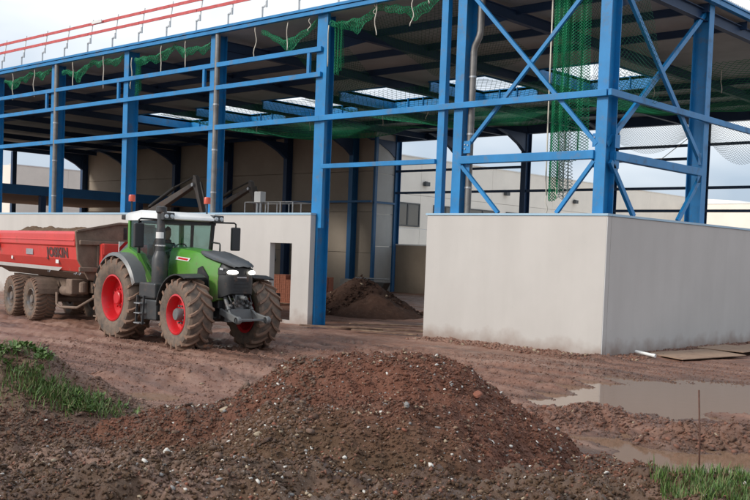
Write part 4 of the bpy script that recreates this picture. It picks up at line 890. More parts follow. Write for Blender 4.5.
part('air_tank', M['tmud'], tl, lambda b: b.lathe([(0, -.45), (.13, -.42), (.15, -.36), (.15, .36), (.13, .42), (0, .45)], 16, 'x', (2.2, -.7, 1.0)), angle=40)
part('side_guard', M['tmud'], tl, lambda b: (b.tube([(2.2, -1.05, .95), (2.3, -1.08, .62), (2.6, -1.08, .55), (3.7, -1.0, .60), (4.4, -.75, .95)], .04, 8)), smooth=True)
for s in (-1, 1): part('mudguard', M['tmud'], tl, lambda b: b.loft([[(.47+.76*math.cos(a), s*y, .655+.76*math.sin(a)) for y in (.62, 1.24, 1.24)]+[(.47+.73*math.cos(a), s*.62, .655+.73*math.sin(a))] for a in [R(15+q*12) for q in range(5)]]))
# soil in the trailer
def heap(name, nu, nv, fn, mats, label, cat, parent=None, loc=(0, 0, 0), rz=0):
    u, v = np.meshgrid(np.linspace(0, 1, nu), np.linspace(0, 1, nv)); x, y, z = fn(u, v)
    o = grid_mesh(name, x, y, z, mats); o.location = loc; o.rotation_euler = (0, 0, rz); tag(o, label, cat); return o
M['load'] = soil_mat('loose_brown_soil', (.17, .105, .062), (.12, .072, .045), (.20, .13, .085), 1.2, wet=.2, lowrough=.8, specks=False)
heap('soil_load', 120, 50, lambda u, v: (X0+.1+(X1-X0-.2)*u, -1.13+2.26*v, 2.47+.42*np.sin(np.pi*np.clip(v, 0, 1))**.7*sst(0, .12, u)*sst(1.0, .90, u)*(.85+.2*fbm(u*5, v*2+4, 3))+.13*fbm(u*22, v*7, 5)),
     [M['load']], 'loose brown soil heaped in the red trailer', 'soil', loc=tl.location, rz=TT)

# ------------------------------------------------------------------ foreground mound
CR_U = np.array([-4.6, -3.6, -2.86, -2.51, -1.96, -1.4, -.94, -.26, .31, .77, 1.12, 1.47, 1.94, 2.41, 2.87, 3.3])
CR_Z = np.array([-.1, .12, .36, .50, .66, .86, 1.18, 1.27, 1.32, 1.27, 1.12, .88, .54, .22, -.12, -.5])
def mound_h(u, v):
    x, y = uv2xy(u, v)
    cu = u+.12*fbm(x*1.2, y*1.2, 3); h = np.interp(cu, CR_U, CR_Z)
    vc = 11.4+.25*fbm(u*.7, u*0+4, 2)
    dv = v-vc
    fr = np.where(dv < 0, h-.30*np.abs(dv)**1.08*(1-.25*gauss(u, v, -.8, 9.2, 1.6, .9))+.10*gauss(u, v, -1.2, 9.3, 1.3, .8), h-.62*np.maximum(dv-.15, 0))
    # saddle between the red heap behind and the darker heap in front
    fr = fr-.10*gauss(u, v, -.6, 10.35, 2.0, .28)+.05*gauss(u, v, -1.0, 9.6, 1.5, .35)
    n = .14*fbm(x*1.5, y*1.5, 4)+.06*(np.abs(fbm(x*2.3+5, y*2.3, 3))-.25)+.085*(ridged(x*4.2, y*4.2, 4)-.5)+.055*fbm(x*11, y*11, 3)*(.6+.6*fbm(x*2, y*2, 2))+.02*fbm(x*27, y*27, 2)
    return fr+n*sst(0, .25, h+.5)
uu = np.arange(-4.6, 3.3, .026); vv = np.concatenate([np.arange(6.2, 7.6, .05), np.arange(7.6, 12.2, .026), np.arange(12.2, 15, .06)])
UU, VV = np.meshgrid(uu, vv); ZZ = mound_h(UU, VV); gz = ground_h(UU, VV)
edge = np.minimum.reduce([UU+4.6, 3.27-UU, VV-6.2, 15-VV]); ZZ = np.where(edge < .3, np.minimum(ZZ, gz-.12), ZZ); ZZ = np.maximum(ZZ, gz-.15)
XX, YY = uv2xy(UU, VV)
def olive_mound(n, P, rng_, noise):
    d = n.nodes.new('ShaderNodeVectorMath'); d.operation = 'DOT_PRODUCT'
    k = Vector((FW[0]-.42*RI[0]*-1*0-.0, FW[1], 0))
    kk = (FW+.45*RI); d.inputs[1].default_value = (kk[0], kk[1], 0); n.links.new(P, d.inputs[0]); off = float(C0 @ kk)
    a = n.nodes.new('ShaderNodeMath'); a.operation = 'MULTIPLY_ADD'; a.inputs[1].default_value = 1.6; n.links.new(noise(1.3, 6), a.inputs[0]); n.links.new(d.outputs['Value'], a.inputs[2])
    return rng_(a.outputs[0], off+10.9, off+9.7, 0, .9)
M['mound'] = soil_mat('mound_red_soil', (.215, .088, .055), (.155, .066, .041), (.26, .122, .082), .9, wet=.25, olive=olive_mound, lowrough=.6, bump=1.0, bdist=.04)
mound = grid_mesh('dirt_mound', XX, YY, ZZ, [M['mound']]); tag(mound, 'big stony red brown dirt mound across the foreground', 'dirt mound')
def surf(u, v): 
    g = ground_h(u, v); mm = np.where((u > -4.55) & (u < 3.25) & (v > 6.3) & (v < 14.9), mound_h(u, v), -9); return np.maximum(g, mm)

# clods and gravel: real little lumps, one mesh per kind
ICO = None
def lumps(name, pts, sizes, mats, midx, label, cat, flat=.7, parent=None):
    global ICO
    if ICO is None:
        import bmesh
        bm = bmesh.new(); bmesh.ops.create_icosphere(bm, subdivisions=1, radius=1); ICO = (np.array([v.co[:] for v in bm.verts]), np.array([[v.index for v in f.verts] for f in bm.faces])); bm.free()
    V0, F0 = ICO; n = len(pts); nv = len(V0)
    jit = 1+.95*(rng.random((n, nv, 1))-.5)
    sc3 = np.stack([.7+.6*rng.random(n), .7+.6*rng.random(n), flat*(.7+.6*rng.random(n))], -1)[:, None, :]
    a = rng.random(n)*6.283; ca, sa = np.cos(a)[:, None], np.sin(a)[:, None]
    P = V0[None]*jit*sc3*sizes[:, None, None]
    tl_ = (rng.random(n)-.5)*1.2; 
    x = P[..., 0]*ca-P[..., 1]*sa; y = P[..., 0]*sa+P[..., 1]*ca; z = P[..., 2]+x*np.sin(tl_)[:, None]
    co = np.stack([x, y, z], -1)+pts[:, None, :]
    F = (F0[None]+(np.arange(n)*nv)[:, None, None]).reshape(-1, 3)
    me = bpy.data.meshes.new(name); me.vertices.add(n*nv); me.vertices.foreach_set('co', co.ravel()); me.loops.add(F.size); me.loops.foreach_set('vertex_index', F.ravel())
    me.polygons.add(len(F)); me.polygons.foreach_set('loop_start', np.arange(0, F.size, 3)); me.polygons.foreach_set('loop_total', np.full(len(F), 3))
    for q in mats: me.materials.append(q)
    me.polygons.foreach_set('material_index', np.repeat(midx, len(F0)).astype(np.int32)); me.update()
    o = bpy.data.objects.new(name, me); COL.objects.link(o); tag(o, label, cat, kind='stuff'); return o
def scatter(n, u0, u1, v0, v1, keep=None):
    u = u0+(u1-u0)*rng.random(n); v = v0+(v1-v0)*rng.random(n)
    if keep is not None:
        k = keep(u, v) > rng.random(n); u, v = u[k], v[k]
    x, y = uv2xy(u, v); return u, v, x, y, surf(u, v)
stone_m = [mat('stone_white', (.60, .57, .52), .8, var=.1), mat('stone_buff', (.33, .26, .18), .85, var=.15), mat('stone_grey', (.24, .23, .22), .8, var=.15), mat('stone_brick', (.24, .085, .05), .85, var=.2), mat('stone_tan', (.20, .13, .085), .9, var=.2)]
u, v, x, y, z = scatter(26000, -4.4, 3.1, 7.0, 12.1, lambda a, b: (.24+.6*sst(-.1, .45, fbm(a*1.3+2, b*1.3, 3)))*(.15+.85*sst(-3.9, -1.8, a)))
s = .005+.019*rng.random(len(u))**4.5
lumps('gravel', np.stack([x, y, z+s*.25], -1), s, stone_m, rng.choice(5, len(u), p=[.16, .24, .22, .08, .30]), 'small mixed stones scattered over the dirt mound', 'gravel')
clod_m = [M['mound'], mat('clod_dark', (.10, .054, .035), .9, var=.25, scale=20), mat('clod_red', (.18, .082, .054), .9, var=.25, scale=20)]
u, v, x, y, z = scatter(6500, -4.4, 3.1, 7.0, 12.3)
s = .006+.030*rng.random(len(u))**5
c1 = (np.stack([x, y, z+s*.1], -1), s, rng.choice(3, len(u), p=[.84, .08, .08]))
lumps('soil_clods', *[c1[0], c1[1]], clod_m, c1[2], 'crumbly clods of soil on the dirt mound', 'soil clods')
u, v, x, y, z = scatter(3500, -6.5, -.5, 8.0, 14.2)
s = .006+.042*rng.random(len(u))**5
u2, v2, x2, y2, z2 = scatter(9000, 2.2, 8.5, 13.0, 16.0, lambda a, b: .05+2.6*(gauss(a, b, 3.15, 15.1, .8, .45, .15)+gauss(a, b, 4.15, 13.95, .4, .3)+gauss(a, b, 5.2, 14.0, .9, .45)+gauss(a, b, 6.6, 13.8, .9, .5)))
s2 = .008+.045*rng.random(len(u2))**3.5
u3, v3, x3, y3, z3 = scatter(9000, -9, 9, 14.5, 24, lambda a, b: .35+.0*a)
s3 = .008+.035*rng.random(len(u3))**5
lumps('mud_clods', np.concatenate([np.stack([x, y, z+s*.1], -1), np.stack([x2, y2, z2+s2*.1], -1), np.stack([x3, y3, z3+s3*.05], -1)]), np.concatenate([s, s2, s3]), [M['ground'], clod_m[1], clod_m[2], stone_m[1]],
      np.concatenate([rng.choice(4, len(u), p=[.90, .09, .0, .01]), rng.choice(4, len(u2), p=[.55, .05, .38, .02]), rng.choice(4, len(u3), p=[.72, .0, .25, .03])]), 'loose mud clods strewn over the churned ground', 'mud clods')
OCT = (np.array([(1, 0, 0), (-1, 0, 0), (0, 1, 0), (0, -1, 0), (0, 0, 1), (0, 0, -1)], float), np.array([(0, 2, 4), (2, 1, 4), (1, 3, 4), (3, 0, 4), (2, 0, 5), (1, 2, 5), (3, 1, 5), (0, 3, 5)]))
_keep = ICO; ICO = OCT
u, v, x, y, z = scatter(66000, -4.5, 3.15, 6.9, 12.0); s = .006+.016*rng.random(len(u))**2.2
lumps('soil_crumbs', np.stack([x, y, z+s*.2], -1), s, clod_m, rng.choice(3, len(u), p=[.82, .09, .09]), 'fine crumbs of soil covering the dirt mound', 'soil crumbs', .85)
u, v, x, y, z = scatter(40000, -6.5, -.6, 6.9, 14.0); s = .007+.02*rng.random(len(u))**2.5
u2, v2, x2, y2, z2 = scatter(16000, 2.2, 8.5, 13.0, 16.0, lambda a, b: .06+2.2*(gauss(a, b, 3.15, 15.1, .8, .45, .15)+gauss(a, b, 4.15, 13.95, .4, .3)+gauss(a, b, 5.2, 14.0, .9, .45)+gauss(a, b, 6.6, 13.8, .9, .5))); s2 = .008+.02*rng.random(len(u2))**2
u3, v3, x3, y3, z3 = scatter(30000, -8, 9, 15, 25); s3 = .008+.022*rng.random(len(u3))**3
lumps('mud_crumbs', np.concatenate([np.stack([x, y, z+s*.2], -1), np.stack([x2, y2, z2+s2*.2], -1), np.stack([x3, y3, z3+s3*.1], -1)]), np.concatenate([s, s2, s3]), [M['ground'], clod_m[1]], rng.choice(2, len(u)+len(u2)+len(u3), p=[.94, .06]), 'fine crumbs of mud over the churned ground', 'mud crumbs', .85)
ICO = _keep
# mud berm against the plinth (clods thrown up by the diggers)
n = 3500; xb = -5.5+5.9*rng.random(n); yb = -.35-.9*rng.random(n)**1.6; xs2 = .3+.7*rng.random(n)**1.5; ys2 = -.5+9.5*rng.random(n)
xx = np.concatenate([xb, xs2]); yy = np.concatenate([yb, ys2]); uu_, vv_ = xy2uv(xx, yy); zz = ground_h(uu_, vv_); ss = .01+.05*rng.random(2*n)**4
lumps('mud_clods', np.stack([xx, yy, zz+ss*.1], -1), ss, [M['ground'], clod_m[2], stone_m[1]], rng.choice(3, 2*n, p=[.7, .27, .03]), 'mud clods lying along the foot of the concrete plinth', 'mud clods')

# larger stones one can point at
def rock(u, v, size, m_, label, flat=.6):
    import bmesh
    bm = bmesh.new(); bmesh.ops.create_icosphere(bm, subdivisions=2, radius=size)
    rr = random.Random(label)
    off = [rr.random()*9 for _ in range(3)]
    for q in bm.verts:
        k = 1+.28*math.sin(q.co.x/size*2.3+off[0])*math.sin(q.co.y/size*2.9+off[1])+.2*math.sin(q.co.z/size*3+off[2])+.10*(rr.random()-.5)
        q.co = Vector((q.co.x*k, q.co.y*k*.8, q.co.z*k*flat))
    me = bpy.data.meshes.new('stone'); bm.to_mesh(me); bm.free(); me.materials.append(m_)
    o = bpy.data.objects.new('stone', me); COL.objects.link(o); x, y = uv2xy(u, v); z = float(surf(np.array(u), np.array(v))); o.location = (x, y, z+size*.2); o.rotation_euler = (rr.random()*.5, rr.random()*.5, rr.random()*6)
    tag(o, label, 'stone', 'larger stones on the dirt mound')
rock(-1.86, 7.95, .085, stone_m[2], 'pale grey stone at the bottom picture edge, largest on the mound')
rock(-.53, 8.72, .075, stone_m[3], 'flat reddish brick fragment in the middle of the mound')
rock(-1.02, 9.25, .05, stone_m[1], 'yellowish buff stone left of the brick fragment')
rock(-1.08, 8.55, .05, mat('stone_bluegrey', (.22, .24, .26), .8, var=.15), 'blue grey stone low on the mound below the brick fragment')
rock(.62, 8.35, .045, stone_m[0], 'white chip near the bottom edge right of the mound middle')
rock(-2.0, 10.2, .05, stone_m[0], 'white stone on the left shoulder of the mound')
rock(-1.9, 9.4, .04, stone_m[0], 'small white stone on the olive soil at left')
rock(1.15, 10.9, .055, stone_m[3], 'red brick lump near the top right of the mound')
rock(-1.6, 11.0, .055, stone_m[1], 'buff stone near the left end of the mound crest')
rock(1.2, 9.9, .045, stone_m[0], 'white stone on the right flank of the mound')
rock(-2.3, 9.2, .045, stone_m[4], 'tan stone at the left foot of the mound')
rock(.35, 9.7, .04, stone_m[2], 'grey stone in the centre of the mound face')

# ------------------------------------------------------------------ grass and weeds
def blades(name, pts, hmin, hmax, wd, mats, label, lean=.5):
    n = len(pts); h = hmin+(hmax-hmin)*rng.random(n); a = rng.random(n)*6.283; l = lean*(.2+rng.random(n))*h
    ca, sa = np.cos(a), np.sin(a); w_ = wd*(.6+.8*rng.random(n))
    b0 = pts+np.stack([-sa*w_, ca*w_, 0*h], -1); b1 = pts+np.stack([sa*w_, -ca*w_, 0*h], -1)
    m0 = pts+np.stack([ca*l*.35-sa*w_*.8, sa*l*.35+ca*w_*.8, h*.6], -1); m1 = pts+np.stack([ca*l*.35+sa*w_*.8, sa*l*.35-ca*w_*.8, h*.6], -1)
    tp = pts+np.stack([ca*l, sa*l, h], -1)
    co = np.stack([b0, b1, m0, m1, tp], 1).reshape(-1, 3); i = np.arange(n)*5
    F = np.concatenate([np.stack([i, i+1, i+3], -1), np.stack([i, i+3, i+2], -1), np.stack([i+2, i+3, i+4], -1)])
    me = bpy.data.meshes.new(name); me.from_pydata(co.tolist(), [], F.tolist())
    for q in mats: me.materials.append(q)
    mi = rng.integers(0, len(mats), n); me.polygons.foreach_set('material_index', np.concatenate([mi]*3).astype(np.int32)); me.update()
    o = bpy.data.objects.new(name, me); COL.objects.link(o); tag(o, label, 'grass', kind='stuff'); return o
gm = [mat('grass_a', (.085, .155, .028), .6, var=.2), mat('grass_b', (.11, .18, .045), .6, var=.2), mat('grass_c', (.06, .115, .026), .6), mat('grass_dry', (.16, .14, .06), .7)]
def patch(n, cu, cv, su, sv):
    u = cu+su*rng.normal(size=n); v = cv+sv*rng.normal(size=n); x, y = uv2xy(u, v); return np.stack([x, y, surf(u, v)-.01], -1)
u = 2.3+1.6*rng.random(9000); v = 6.9+1.6*rng.random(9000); k = (v < 8.35+.35*(u-2.5)+.35*fbm(u*3, v*3, 3)+.25*(rng.random(9000)-.5)) & (u > 2.25+.25*fbm(u*2, v*2, 2)); u, v = u[k], v[k]; x, y = uv2xy(u, v)
blades('grass', np.stack([x, y, surf(u, v)-.01], -1), .03, .13, .0045, gm, 'lush green grass at the lower right corner')
blades('grass', np.concatenate([patch(650, -4.2, 12.4, .26, .14), patch(950, -3.75, 12.45, .26, .14), patch(600, -5.0, 13.0, .4, .2), patch(220, -3.3, 12.6, .3, .2), patch(80, -4.6, 12.0, .5, .3)]), .04, .16, .006, gm, 'green grass growing on the bank at left', .7)
def weeds(name, spots, label):
    b = MB()
    for (u, v, s) in spots:
        x, y = uv2xy(u, v); z = float(surf(np.array(u), np.array(v)))
        for k in range(random.randint(7, 12)):
            a = random.random()*6.28; el = .3+random.random()*.9; L = s*(.6+.7*random.random()); wd = L*.28
            d = Vector((math.cos(a)*math.cos(el), math.sin(a)*math.cos(el), math.sin(el))); p = Vector((-math.sin(a), math.cos(a), 0)); o = Vector((x+.05*random.uniform(-1, 1), y+.05*random.uniform(-1, 1), z))
            q = [o, o+d*L*.4+p*wd*.5, o+d*L*.4-p*wd*.5, o+d*L*.75+p*wd*.6+Vector((0, 0, -.05*L)), o+d*L*.75-p*wd*.6+Vector((0, 0, -.05*L)), o+d*L+Vector((0, 0, -.22*L))]
            b.add(q, [(0, 1, 2), (1, 3, 4, 2), (3, 5, 4)], random.randint(0, 2))
    o = b.build(name, gm[:3], recalc=False); tag(o, label, 'weeds', kind='stuff')
sp = [(-5.0+random.gauss(0, .32), 13.0+random.gauss(0, .2), .12) for _ in range(60)]+[(-4.35+random.gauss(0, .15), 13.0+random.gauss(0, .12), .11) for _ in range(18)]+[(-3.7+random.gauss(0, .18), 12.4+random.gauss(0, .12), .10) for _ in range(22)]+[(-3.35+random.gauss(0, .2), 12.7+random.gauss(0, .12), .08) for _ in range(14)]
weeds('weeds', sp, 'leafy green weeds along the top of the bank at left')
# ------------------------------------------------------------------ things on the ground
u0, v0 = 2.78, 8.95; x, y = uv2xy(2.95, 8.95); zb = float(surf(np.array(2.95), np.array(8.95)))
part('metal_stake', M['rust'], None, lambda b: b.tube([(x+.012, y, zb-.2), (x, y, zb+.35), (x-.028, y-.01, 1.34)], .0085, 8), smooth=True)
tag(bpy.data.objects['metal_stake'], 'thin rusty metal stake standing beside the small puddle', 'stake')
def sheet(name, cx, cy, lx, ly, rz, z, m_, label, tilt=(0, 0), th=.02, cat='board', group=None):
    o = part(name, M[m_], None, lambda b: b.box(-lx/2, lx/2, -ly/2, ly/2, 0, th), bevel=.003); o.location = (cx, cy, z); o.rotation_euler = (tilt[0], tilt[1], rz); tag(o, label, cat, group); return o
sheet('plywood_sheet', 1.40, 2.55, 1.25, 2.5, R(-14), .13, 'ply', 'muddy plywood sheet by the plinth corner, nearest the white pipe', (R(1), R(2)), cat='plywood', group='plywood sheets beside the side wall')
sheet('plywood_sheet', 1.35, 5.1, 1.25, 2.5, R(6), .165, 'ply', 'plywood sheet overlapping the nearer one along the side wall', (R(-1), R(1)), cat='plywood', group='plywood sheets beside the side wall')
sheet('plywood_sheet', 1.5, 7.7, 1.25, 2.5, R(-3), .15, 'ply', 'farthest plywood sheet along the side wall at the picture edge', (R(1), R(0)), cat='plywood', group='plywood sheets beside the side wall')
for i, (a, b_, l, rz, lb) in enumerate(((-8.9, -.2, 2.6, R(38), 'muddy plank lying at the left of the doorway'), (-7.6, .9, 3.4, R(48), 'long pale plank across the middle of the doorway'), (-7.0, -.3, 2.0, R(30), 'short plank lying in front of the doorway'), (-8.6, 2.2, 3.4, R(62), 'plank farthest inside the doorway'))):
    sheet('plank', a, b_, l, .16, rz, .09+.01*i, 'wood', lb, (R(2), R(1.5)), .04, 'plank', 'planks in the doorway')
o = part('white_pipe', M['pvc'], None, lambda b: (b.tube([(-.28, 0, 0), (.28, 0, 0)], .042, 14), b.lathe([(.042, .2), (.05, .2), (.05, .285), (.03, .285)], 14, 'x')), angle=40); o.location = (.80, .95, .17); o.rotation_euler = (0, R(6), R(-2)); tag(o, 'short white plastic pipe lying by the plinth corner', 'pipe')

# ------------------------------------------------------------------ inside the hall
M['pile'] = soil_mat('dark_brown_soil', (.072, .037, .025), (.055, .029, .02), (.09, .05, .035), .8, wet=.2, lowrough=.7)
def cone(cx, cy, r, h):
    def f(u, v):
        x = (u-.5)*2*r*1.25; y = (v-.5)*2*r*1.25; d = np.hypot(x, y*1.05)/r
        z = h*np.clip(1-d, -.2, 1)**1.0; z = np.where(d < .18, h*(1-.18)+h*.18*(1-(d/.18)**2)*.45, z)
        d2 = np.hypot(x-.9*r*.6, y+.5*r*.5)/r; z = np.maximum(z, .62*h*np.clip(1-1.25*d2, -.2, 1))
        return cx+x, cy+y, z+(.22*fbm(x*1.1+3, y*1.1, 4)+.10*(ridged(x*2.6, y*2.6, 3)-.5))*sst(1.15, .75, d)+.045*fbm(x*7, y*7, 3)-.06
    return f
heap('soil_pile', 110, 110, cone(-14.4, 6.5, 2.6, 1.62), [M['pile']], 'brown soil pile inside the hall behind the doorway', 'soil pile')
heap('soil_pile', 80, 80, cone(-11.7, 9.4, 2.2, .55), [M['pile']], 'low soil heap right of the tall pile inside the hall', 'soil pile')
n = 3000; a_ = rng.random(n)*6.283; d_ = 2.7*np.sqrt(rng.random(n)); px2, py2 = -14.4+d_*np.cos(a_), 6.5+d_*np.sin(a_)
zz = 1.62*np.clip(1-d_/2.6, 0, 1)**1.0-.02; ss = .015+.06*rng.random(n)**4
lumps('pile_clods', np.stack([px2, py2, zz], -1), ss, [M['pile'], stone_m[1]], rng.choice(2, n, p=[.97, .03]), 'clods rolled down the brown soil pile inside the hall', 'soil clods')
# hollow bricks seen through the door opening
bs = tag(empty('brick_stack', (-20.75, 7.5, 0)), 'stack of orange hollow bricks seen through the plinth opening', 'bricks')
part('pallet', M['wood'], bs, lambda b: ([b.box(-.1, 3.2, -.05+k*.35, .15+k*.35, .10, .13) for k in range(4)], [b.box(x, x+.1, -.05, 1.2, .0, .10) for x in (-.1, 1.5, 3.1)]))
def hb(b):
    L, D_, Hh = .38, .30, .20
    b.box(0, L, .02, D_, 0, Hh)
    t = .022
    for k in range(4): b.box(k*(L-t)/3, k*(L-t)/3+t, 0, .0195, 0, Hh)
    for k in range(3):
        for q in range(3): b.box(q*(L-t)/3+t+.0005, (q+1)*(L-t)/3-.0005, 0, .0195, k*(Hh-t)/2, k*(Hh-t)/2+t)
b0 = MB(); hb(b0); proto = b0.build('brick', M['brick'], bs); proto.location = (0, 0, .135)
for i in range(8):
    for j in range(6):
        for k in range(2):
            if i+j+k == 0: continue
            if j == 5 and i in (2, 5, 6): continue
            o = proto.copy(); COL.objects.link(o); o.parent = bs; o.location = (i*.395+random.uniform(-.008, .008), k*.33, .135+j*.205)
bk = tag(empty('block_pallet', (-24.2, 15.2, 0)), 'grey concrete blocks stacked against the wall behind the soil pile', 'blocks')
part('pallet', M['wood'], bk, lambda b: ([b.box(0, 2.2, k*.3, .18+k*.3, .10, .13) for k in range(4)], [b.box(x, x+.1, 0, 1.1, 0, .1) for x in (0, 1.0, 2.1)]))
b0 = MB(); b0.box(0, .48, 0, .48, 0, .23); pb = b0.build('block', M['block'], bk, bevel=.01); pb.location = (0, 0, .135)
for i in range(4):
    for j in range(4):
        if i+j == 0: continue
        o = pb.copy(); COL.objects.link(o); o.parent = bk; o.location = (i*.5, random.uniform(-.02, .02), .135+j*.235)
hp_ = tag(empty('concrete_skip', (-27.6, 21.6, 0), R(20)), 'dark steel skip with a carrying bar beside the rear column', 'skip')
part('tub', M['exc'], hp_, lambda b: b.prism([(-.5, .0), (.5, .0), (.85, .75), (-.85, .75)], 'y', -.5, .5), bevel=.02)
part('carrying_bar', M['galv'], hp_, lambda b: (b.tube([(-1.3, 0, .95), (.9, 0, .95)], .04, 8), b.tube([(-.6, 0, .74), (-.6, 0, .95)], .03, 6), b.tube([(.6, 0, .74), (.6, 0, .95)], .03, 6)))
# excavators behind the plinth: only their arms rise into view
def excavator(loc, rz, label):
    e = tag(empty('excavator', loc, rz), label, 'excavator', 'excavators working behind the plinth')
    for s in (-1, 1):
        part('track', M['black'], e, lambda b: b.prism([(-1.5+.42*math.cos(R(a)), .45+.42*math.sin(R(a))) for a in range(90, 271, 20)]+[(1.5+.42*math.cos(R(a)), .45+.42*math.sin(R(a))) for a in range(-90, 91, 20)], 'y', s*.75, s*1.25), angle=30)
    part('undercarriage', M['exc'], e, lambda b: b.box(-.9, .9, -.74, .74, .45, .95))
    hs = part('house', M['exc'], e, lambda b: (b.box(-1.8, .9, -1.2, 1.2, 1.0, 2.0), b.box(-2.0, -1.3, -1.2, 1.2, 1.0, 2.1)), bevel=.08)
    cb = part('cab', M['exc'], e, lambda b: (b.box(-.4, .95, .35, 1.2, 2.0, 2.12), b.box(-.4, .95, .35, 1.2, 2.85, 2.95), [b.box(x, x+.08, y, y+.08, 2.1, 2.86) for x in (-.4, .87) for y in (.35, 1.12)]), bevel=.02)
    part('cab_glass', M['glassdark'], cb, lambda b: b.box(-.36, .91, .39, 1.16, 2.13, 2.84))
    bm_ = part('boom', M['excarm'], e, lambda b: b.prism([(.5, 1.6), (.85, 1.5), (2.72, 3.58), (6.75, 5.26), (6.86, 5.38), (6.74, 5.48), (2.45, 3.92), (.65, 1.95)], 'y', -.14, .14), bevel=.03)
    part('boom_cylinder', M['exc'], bm_, lambda b: (b.tube([(3.2, 0, 4.35), (5.2, 0, 5.25)], .09, 10), b.tube([(5.2, 0, 5.25), (6.75, 0, 5.74)], .045, 8)), angle=40)
    part('lift_cylinder', M['exc'], bm_, lambda b: [b.tube([(1.1, s*.3, 1.2), (2.6, s*.3, 3.3)], .08, 10) for s in (-1, 1)], angle=40)
    sk = part('stick', M['excarm'], e, lambda b: b.prism([(6.62, 5.35), (6.72, 5.8), (6.9, 5.72), (7.08, 5.1), (8.15, 2.4), (8.02, 2.35), (6.85, 5.05)], 'y', -.12, .12), bevel=.03)
    part('stick_pin', M['galv'], sk, lambda b: b.lathe([(0, -.24), (.08, -.24), (.08, .24), (0, .24)], 14, 'y', (6.80, 0, 5.33)))
    part('bucket_cylinder', M['exc'], sk, lambda b: b.tube([(7.15, 0, 5.45), (8.05, 0, 3.2)], .06, 8), angle=40)
    part('bucket', M['exc'], e, lambda b: b.prism([(7.95, 2.5), (8.3, 2.4), (8.45, 1.7), (8.15, 1.2), (7.65, 1.15), (7.45, 1.4), (7.9, 1.55), (8.05, 2.0)], 'y', -.45, .45))
    return e
excavator((-31.4, 6.0, -.05), 0, 'dark excavator whose raised arm shows above the tractor cab')
excavator((-34.6, 12.0, .25), 0, 'farther excavator whose arm shows above the wall right of the tractor cab')
# scissor lift platform with a white control box
sl = tag(empty('lift_platform', (-20.4, 6.0, 0)), 'lift platform with guard rails and a white box behind the plinth', 'lift')
part('base', M['exc'], sl, lambda b: b.box(-.4, 1.15, -.6, .6, .2, .6), bevel=.03)
for x in (-.3, .75):
    for y in (-.6, .6): part('wheel', M['black'], sl, lambda b: b.lathe([(0, -.08), (.18, -.08), (.2, -.05), (.2, .05), (.18, .08), (0, .08)], 16, 'y', (x+.1, y, .2)), angle=40)
for k in range(3): part('mast_section', M['galv'], sl, lambda b: b.box(.3+.07*k, .8-.05*k, -.2+.04*k, .2-.04*k, .6+.85*k, 1.5+.85*k))
part('deck', M['exc'], sl, lambda b: b.box(0, 3.0, -.6, .6, 3.2, 3.32))
def rails(b):
    for x in (0, .75, 1.5, 2.25, 3.0):
        for y in (-.58, .58): b.tube([(x, y, 3.3), (x, y, 4.42)], .022, 6)
    for z in (3.9, 4.42):
        for y in (-.58, .58): b.tube([(0, y, z), (3.0, y, z)], .022, 6)
        for x in (0, 3.0): b.tube([(x, -.58, z), (x, .58, z)], .022, 6)
part('guard_rail', M['galv'], sl, rails)
part('control_box', M['white'], sl, lambda b: b.box(.78, 1.18, -.75, -.45, 4.40, 4.86), bevel=.02)
part('box_bracket', M['galv'], sl, lambda b: (b.box(.85, .9, -.66, -.6, 3.4, 4.40), b.box(1.05, 1.1, -.66, -.6, 3.4, 4.40)))

# ------------------------------------------------------------------ neighbouring buildings
bounce_sheet = part('bounce_sheet', mat('pale_bounce_sheet', (.50, .47, .43), .85, var=.12, scale=.3), None, lambda b: b.add([(-35.9, 27.0, .16), (60, 27.0, .16), (60, 77, .16), (-35.9, 77, .16)], [(0, 1, 2, 3)])); tag(bounce_sheet, 'pale sheet added behind the hall to bounce light', 'bounce_sheet', kind='structure')  # pale ground sheet added to bounce daylight onto the far building wall
nb = tag(empty('industrial_building', (-36, 60, 0)), 'pale beige industrial hall with dark windows seen through the rear opening', 'building')
for i in range(8):
    y0 = -33.5+i*9
    for (z0, z1) in ((-.5, 2.4), (2.42, 4.4), (4.42, 6.9), (6.92, 9.7)):
        part('wall_panel', M['beigefar'], nb, lambda b: b.box(-.3, 0, y0, y0+8.98, z0, z1))
part('roof', M['galv'], nb, lambda b: b.box(-30, -.31, -33.5, 38, 9.2, 9.4))
part('parapet_cap', M['white'], nb, lambda b: b.box(-.36, .06, -33.5, 38.5, 9.7, 9.78))
part('end_wall', M['beigefar'], nb, lambda b: b.box(-30, -.31, -33.6, -33.4, -.5, 9.7))
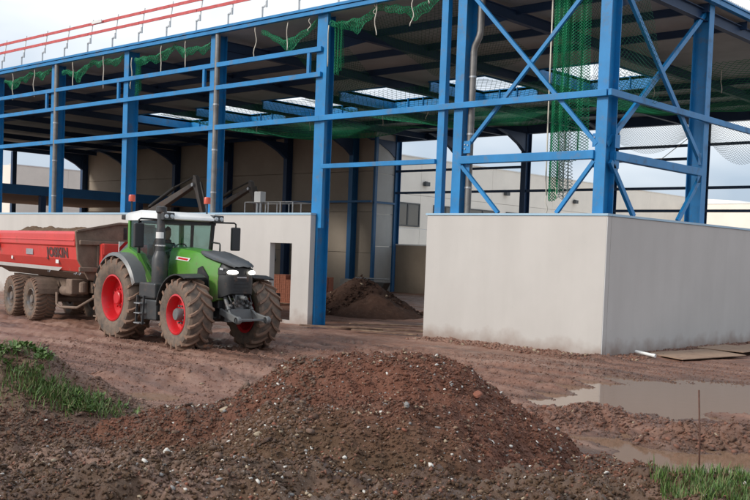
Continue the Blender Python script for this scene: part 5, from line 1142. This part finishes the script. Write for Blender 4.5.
for (a, c) in ((-27.35, -24.6), (-23.0, -20.0), (-18.5, -15.0), (-13.5, -8.5), (-6.5, -2)):
    w_ = part('window', M['frame'], nb, lambda b: (b.box(.0, .07, a, c, 4.55, 4.65), b.box(.0, .07, a, c, 6.2, 6.3), b.box(.0, .07, a, a+.1, 4.65, 6.2), b.box(.0, .07, c-.1, c, 4.65, 6.2), b.box(.0, .07, (a+c)/2-.06, (a+c)/2+.06, 4.65, 6.2)))
    for q in (0, 1): part('pane', M['glassdark'], w_, lambda b: b.box(.005, .03, a+.1+q*((c-a)/2-.04), (a+c)/2-.06+q*((c-a)/2-.04), 4.65, 6.2))
for y in (-24.1, -13.7, -3.0):
    f_ = part('floodlight', M['frame'], nb, lambda b: (b.box(.05, .35, y-.25, y+.25, 7.65, 7.95), b.box(.0, .06, y-.08, y+.08, 7.7, 7.9)), bevel=.03)
    part('lamp_bracket', M['frame'], f_, lambda b: b.bar((0, y, 8.0), (.3, y, 7.95), .05, .05))
nb2 = tag(empty('industrial_building', (-30, 78, 0), R(-8)), 'low pale building on the skyline behind the corner bay', 'building')
for i in range(7):
    for (z0, z1) in ((-1, 4.9), (4.92, 8.9)): part('wall_panel', M['beigefar'], nb2, lambda b: b.box(-14+i*8, -6.02+i*8, 0, .3, z0, z1))
part('roof', M['beigefar'], nb2, lambda b: b.box(-14, 42, .3, 20, 8.5, 8.9))
part('parapet_cap', M['white'], nb2, lambda b: b.box(-14, 42, -.05, .35, 8.9, 9.0))
part('upper_storey', M['white'], nb2, lambda b: b.prism([(-13, 9.0), (0, 9.0), (-2, 9.5), (-11, 10.1)], 'y', 4, 14))
nb3 = tag(empty('industrial_building', (-92, 44, 0)), 'beige flat roofed building seen through the open left end of the hall', 'building')
for i in range(4):
    for (z0, z1) in ((-1, 3.6), (3.62, 7.2), (7.22, 10.7)): part('wall_panel', M['beigefar'], nb3, lambda b: b.box(-.3, 0, -12+i*7, -5.02+i*7, z0, z1))
part('end_wall', M['beigefar'], nb3, lambda b: b.box(-26, -.31, -12, -11.7, -1, 10.7))
part('roof', M['galv'], nb3, lambda b: b.box(-26, -.31, -11.7, 16, 10.3, 10.5))
part('parapet_cap', M['white'], nb3, lambda b: b.box(-.35, .05, -12.05, 16, 10.7, 10.8))
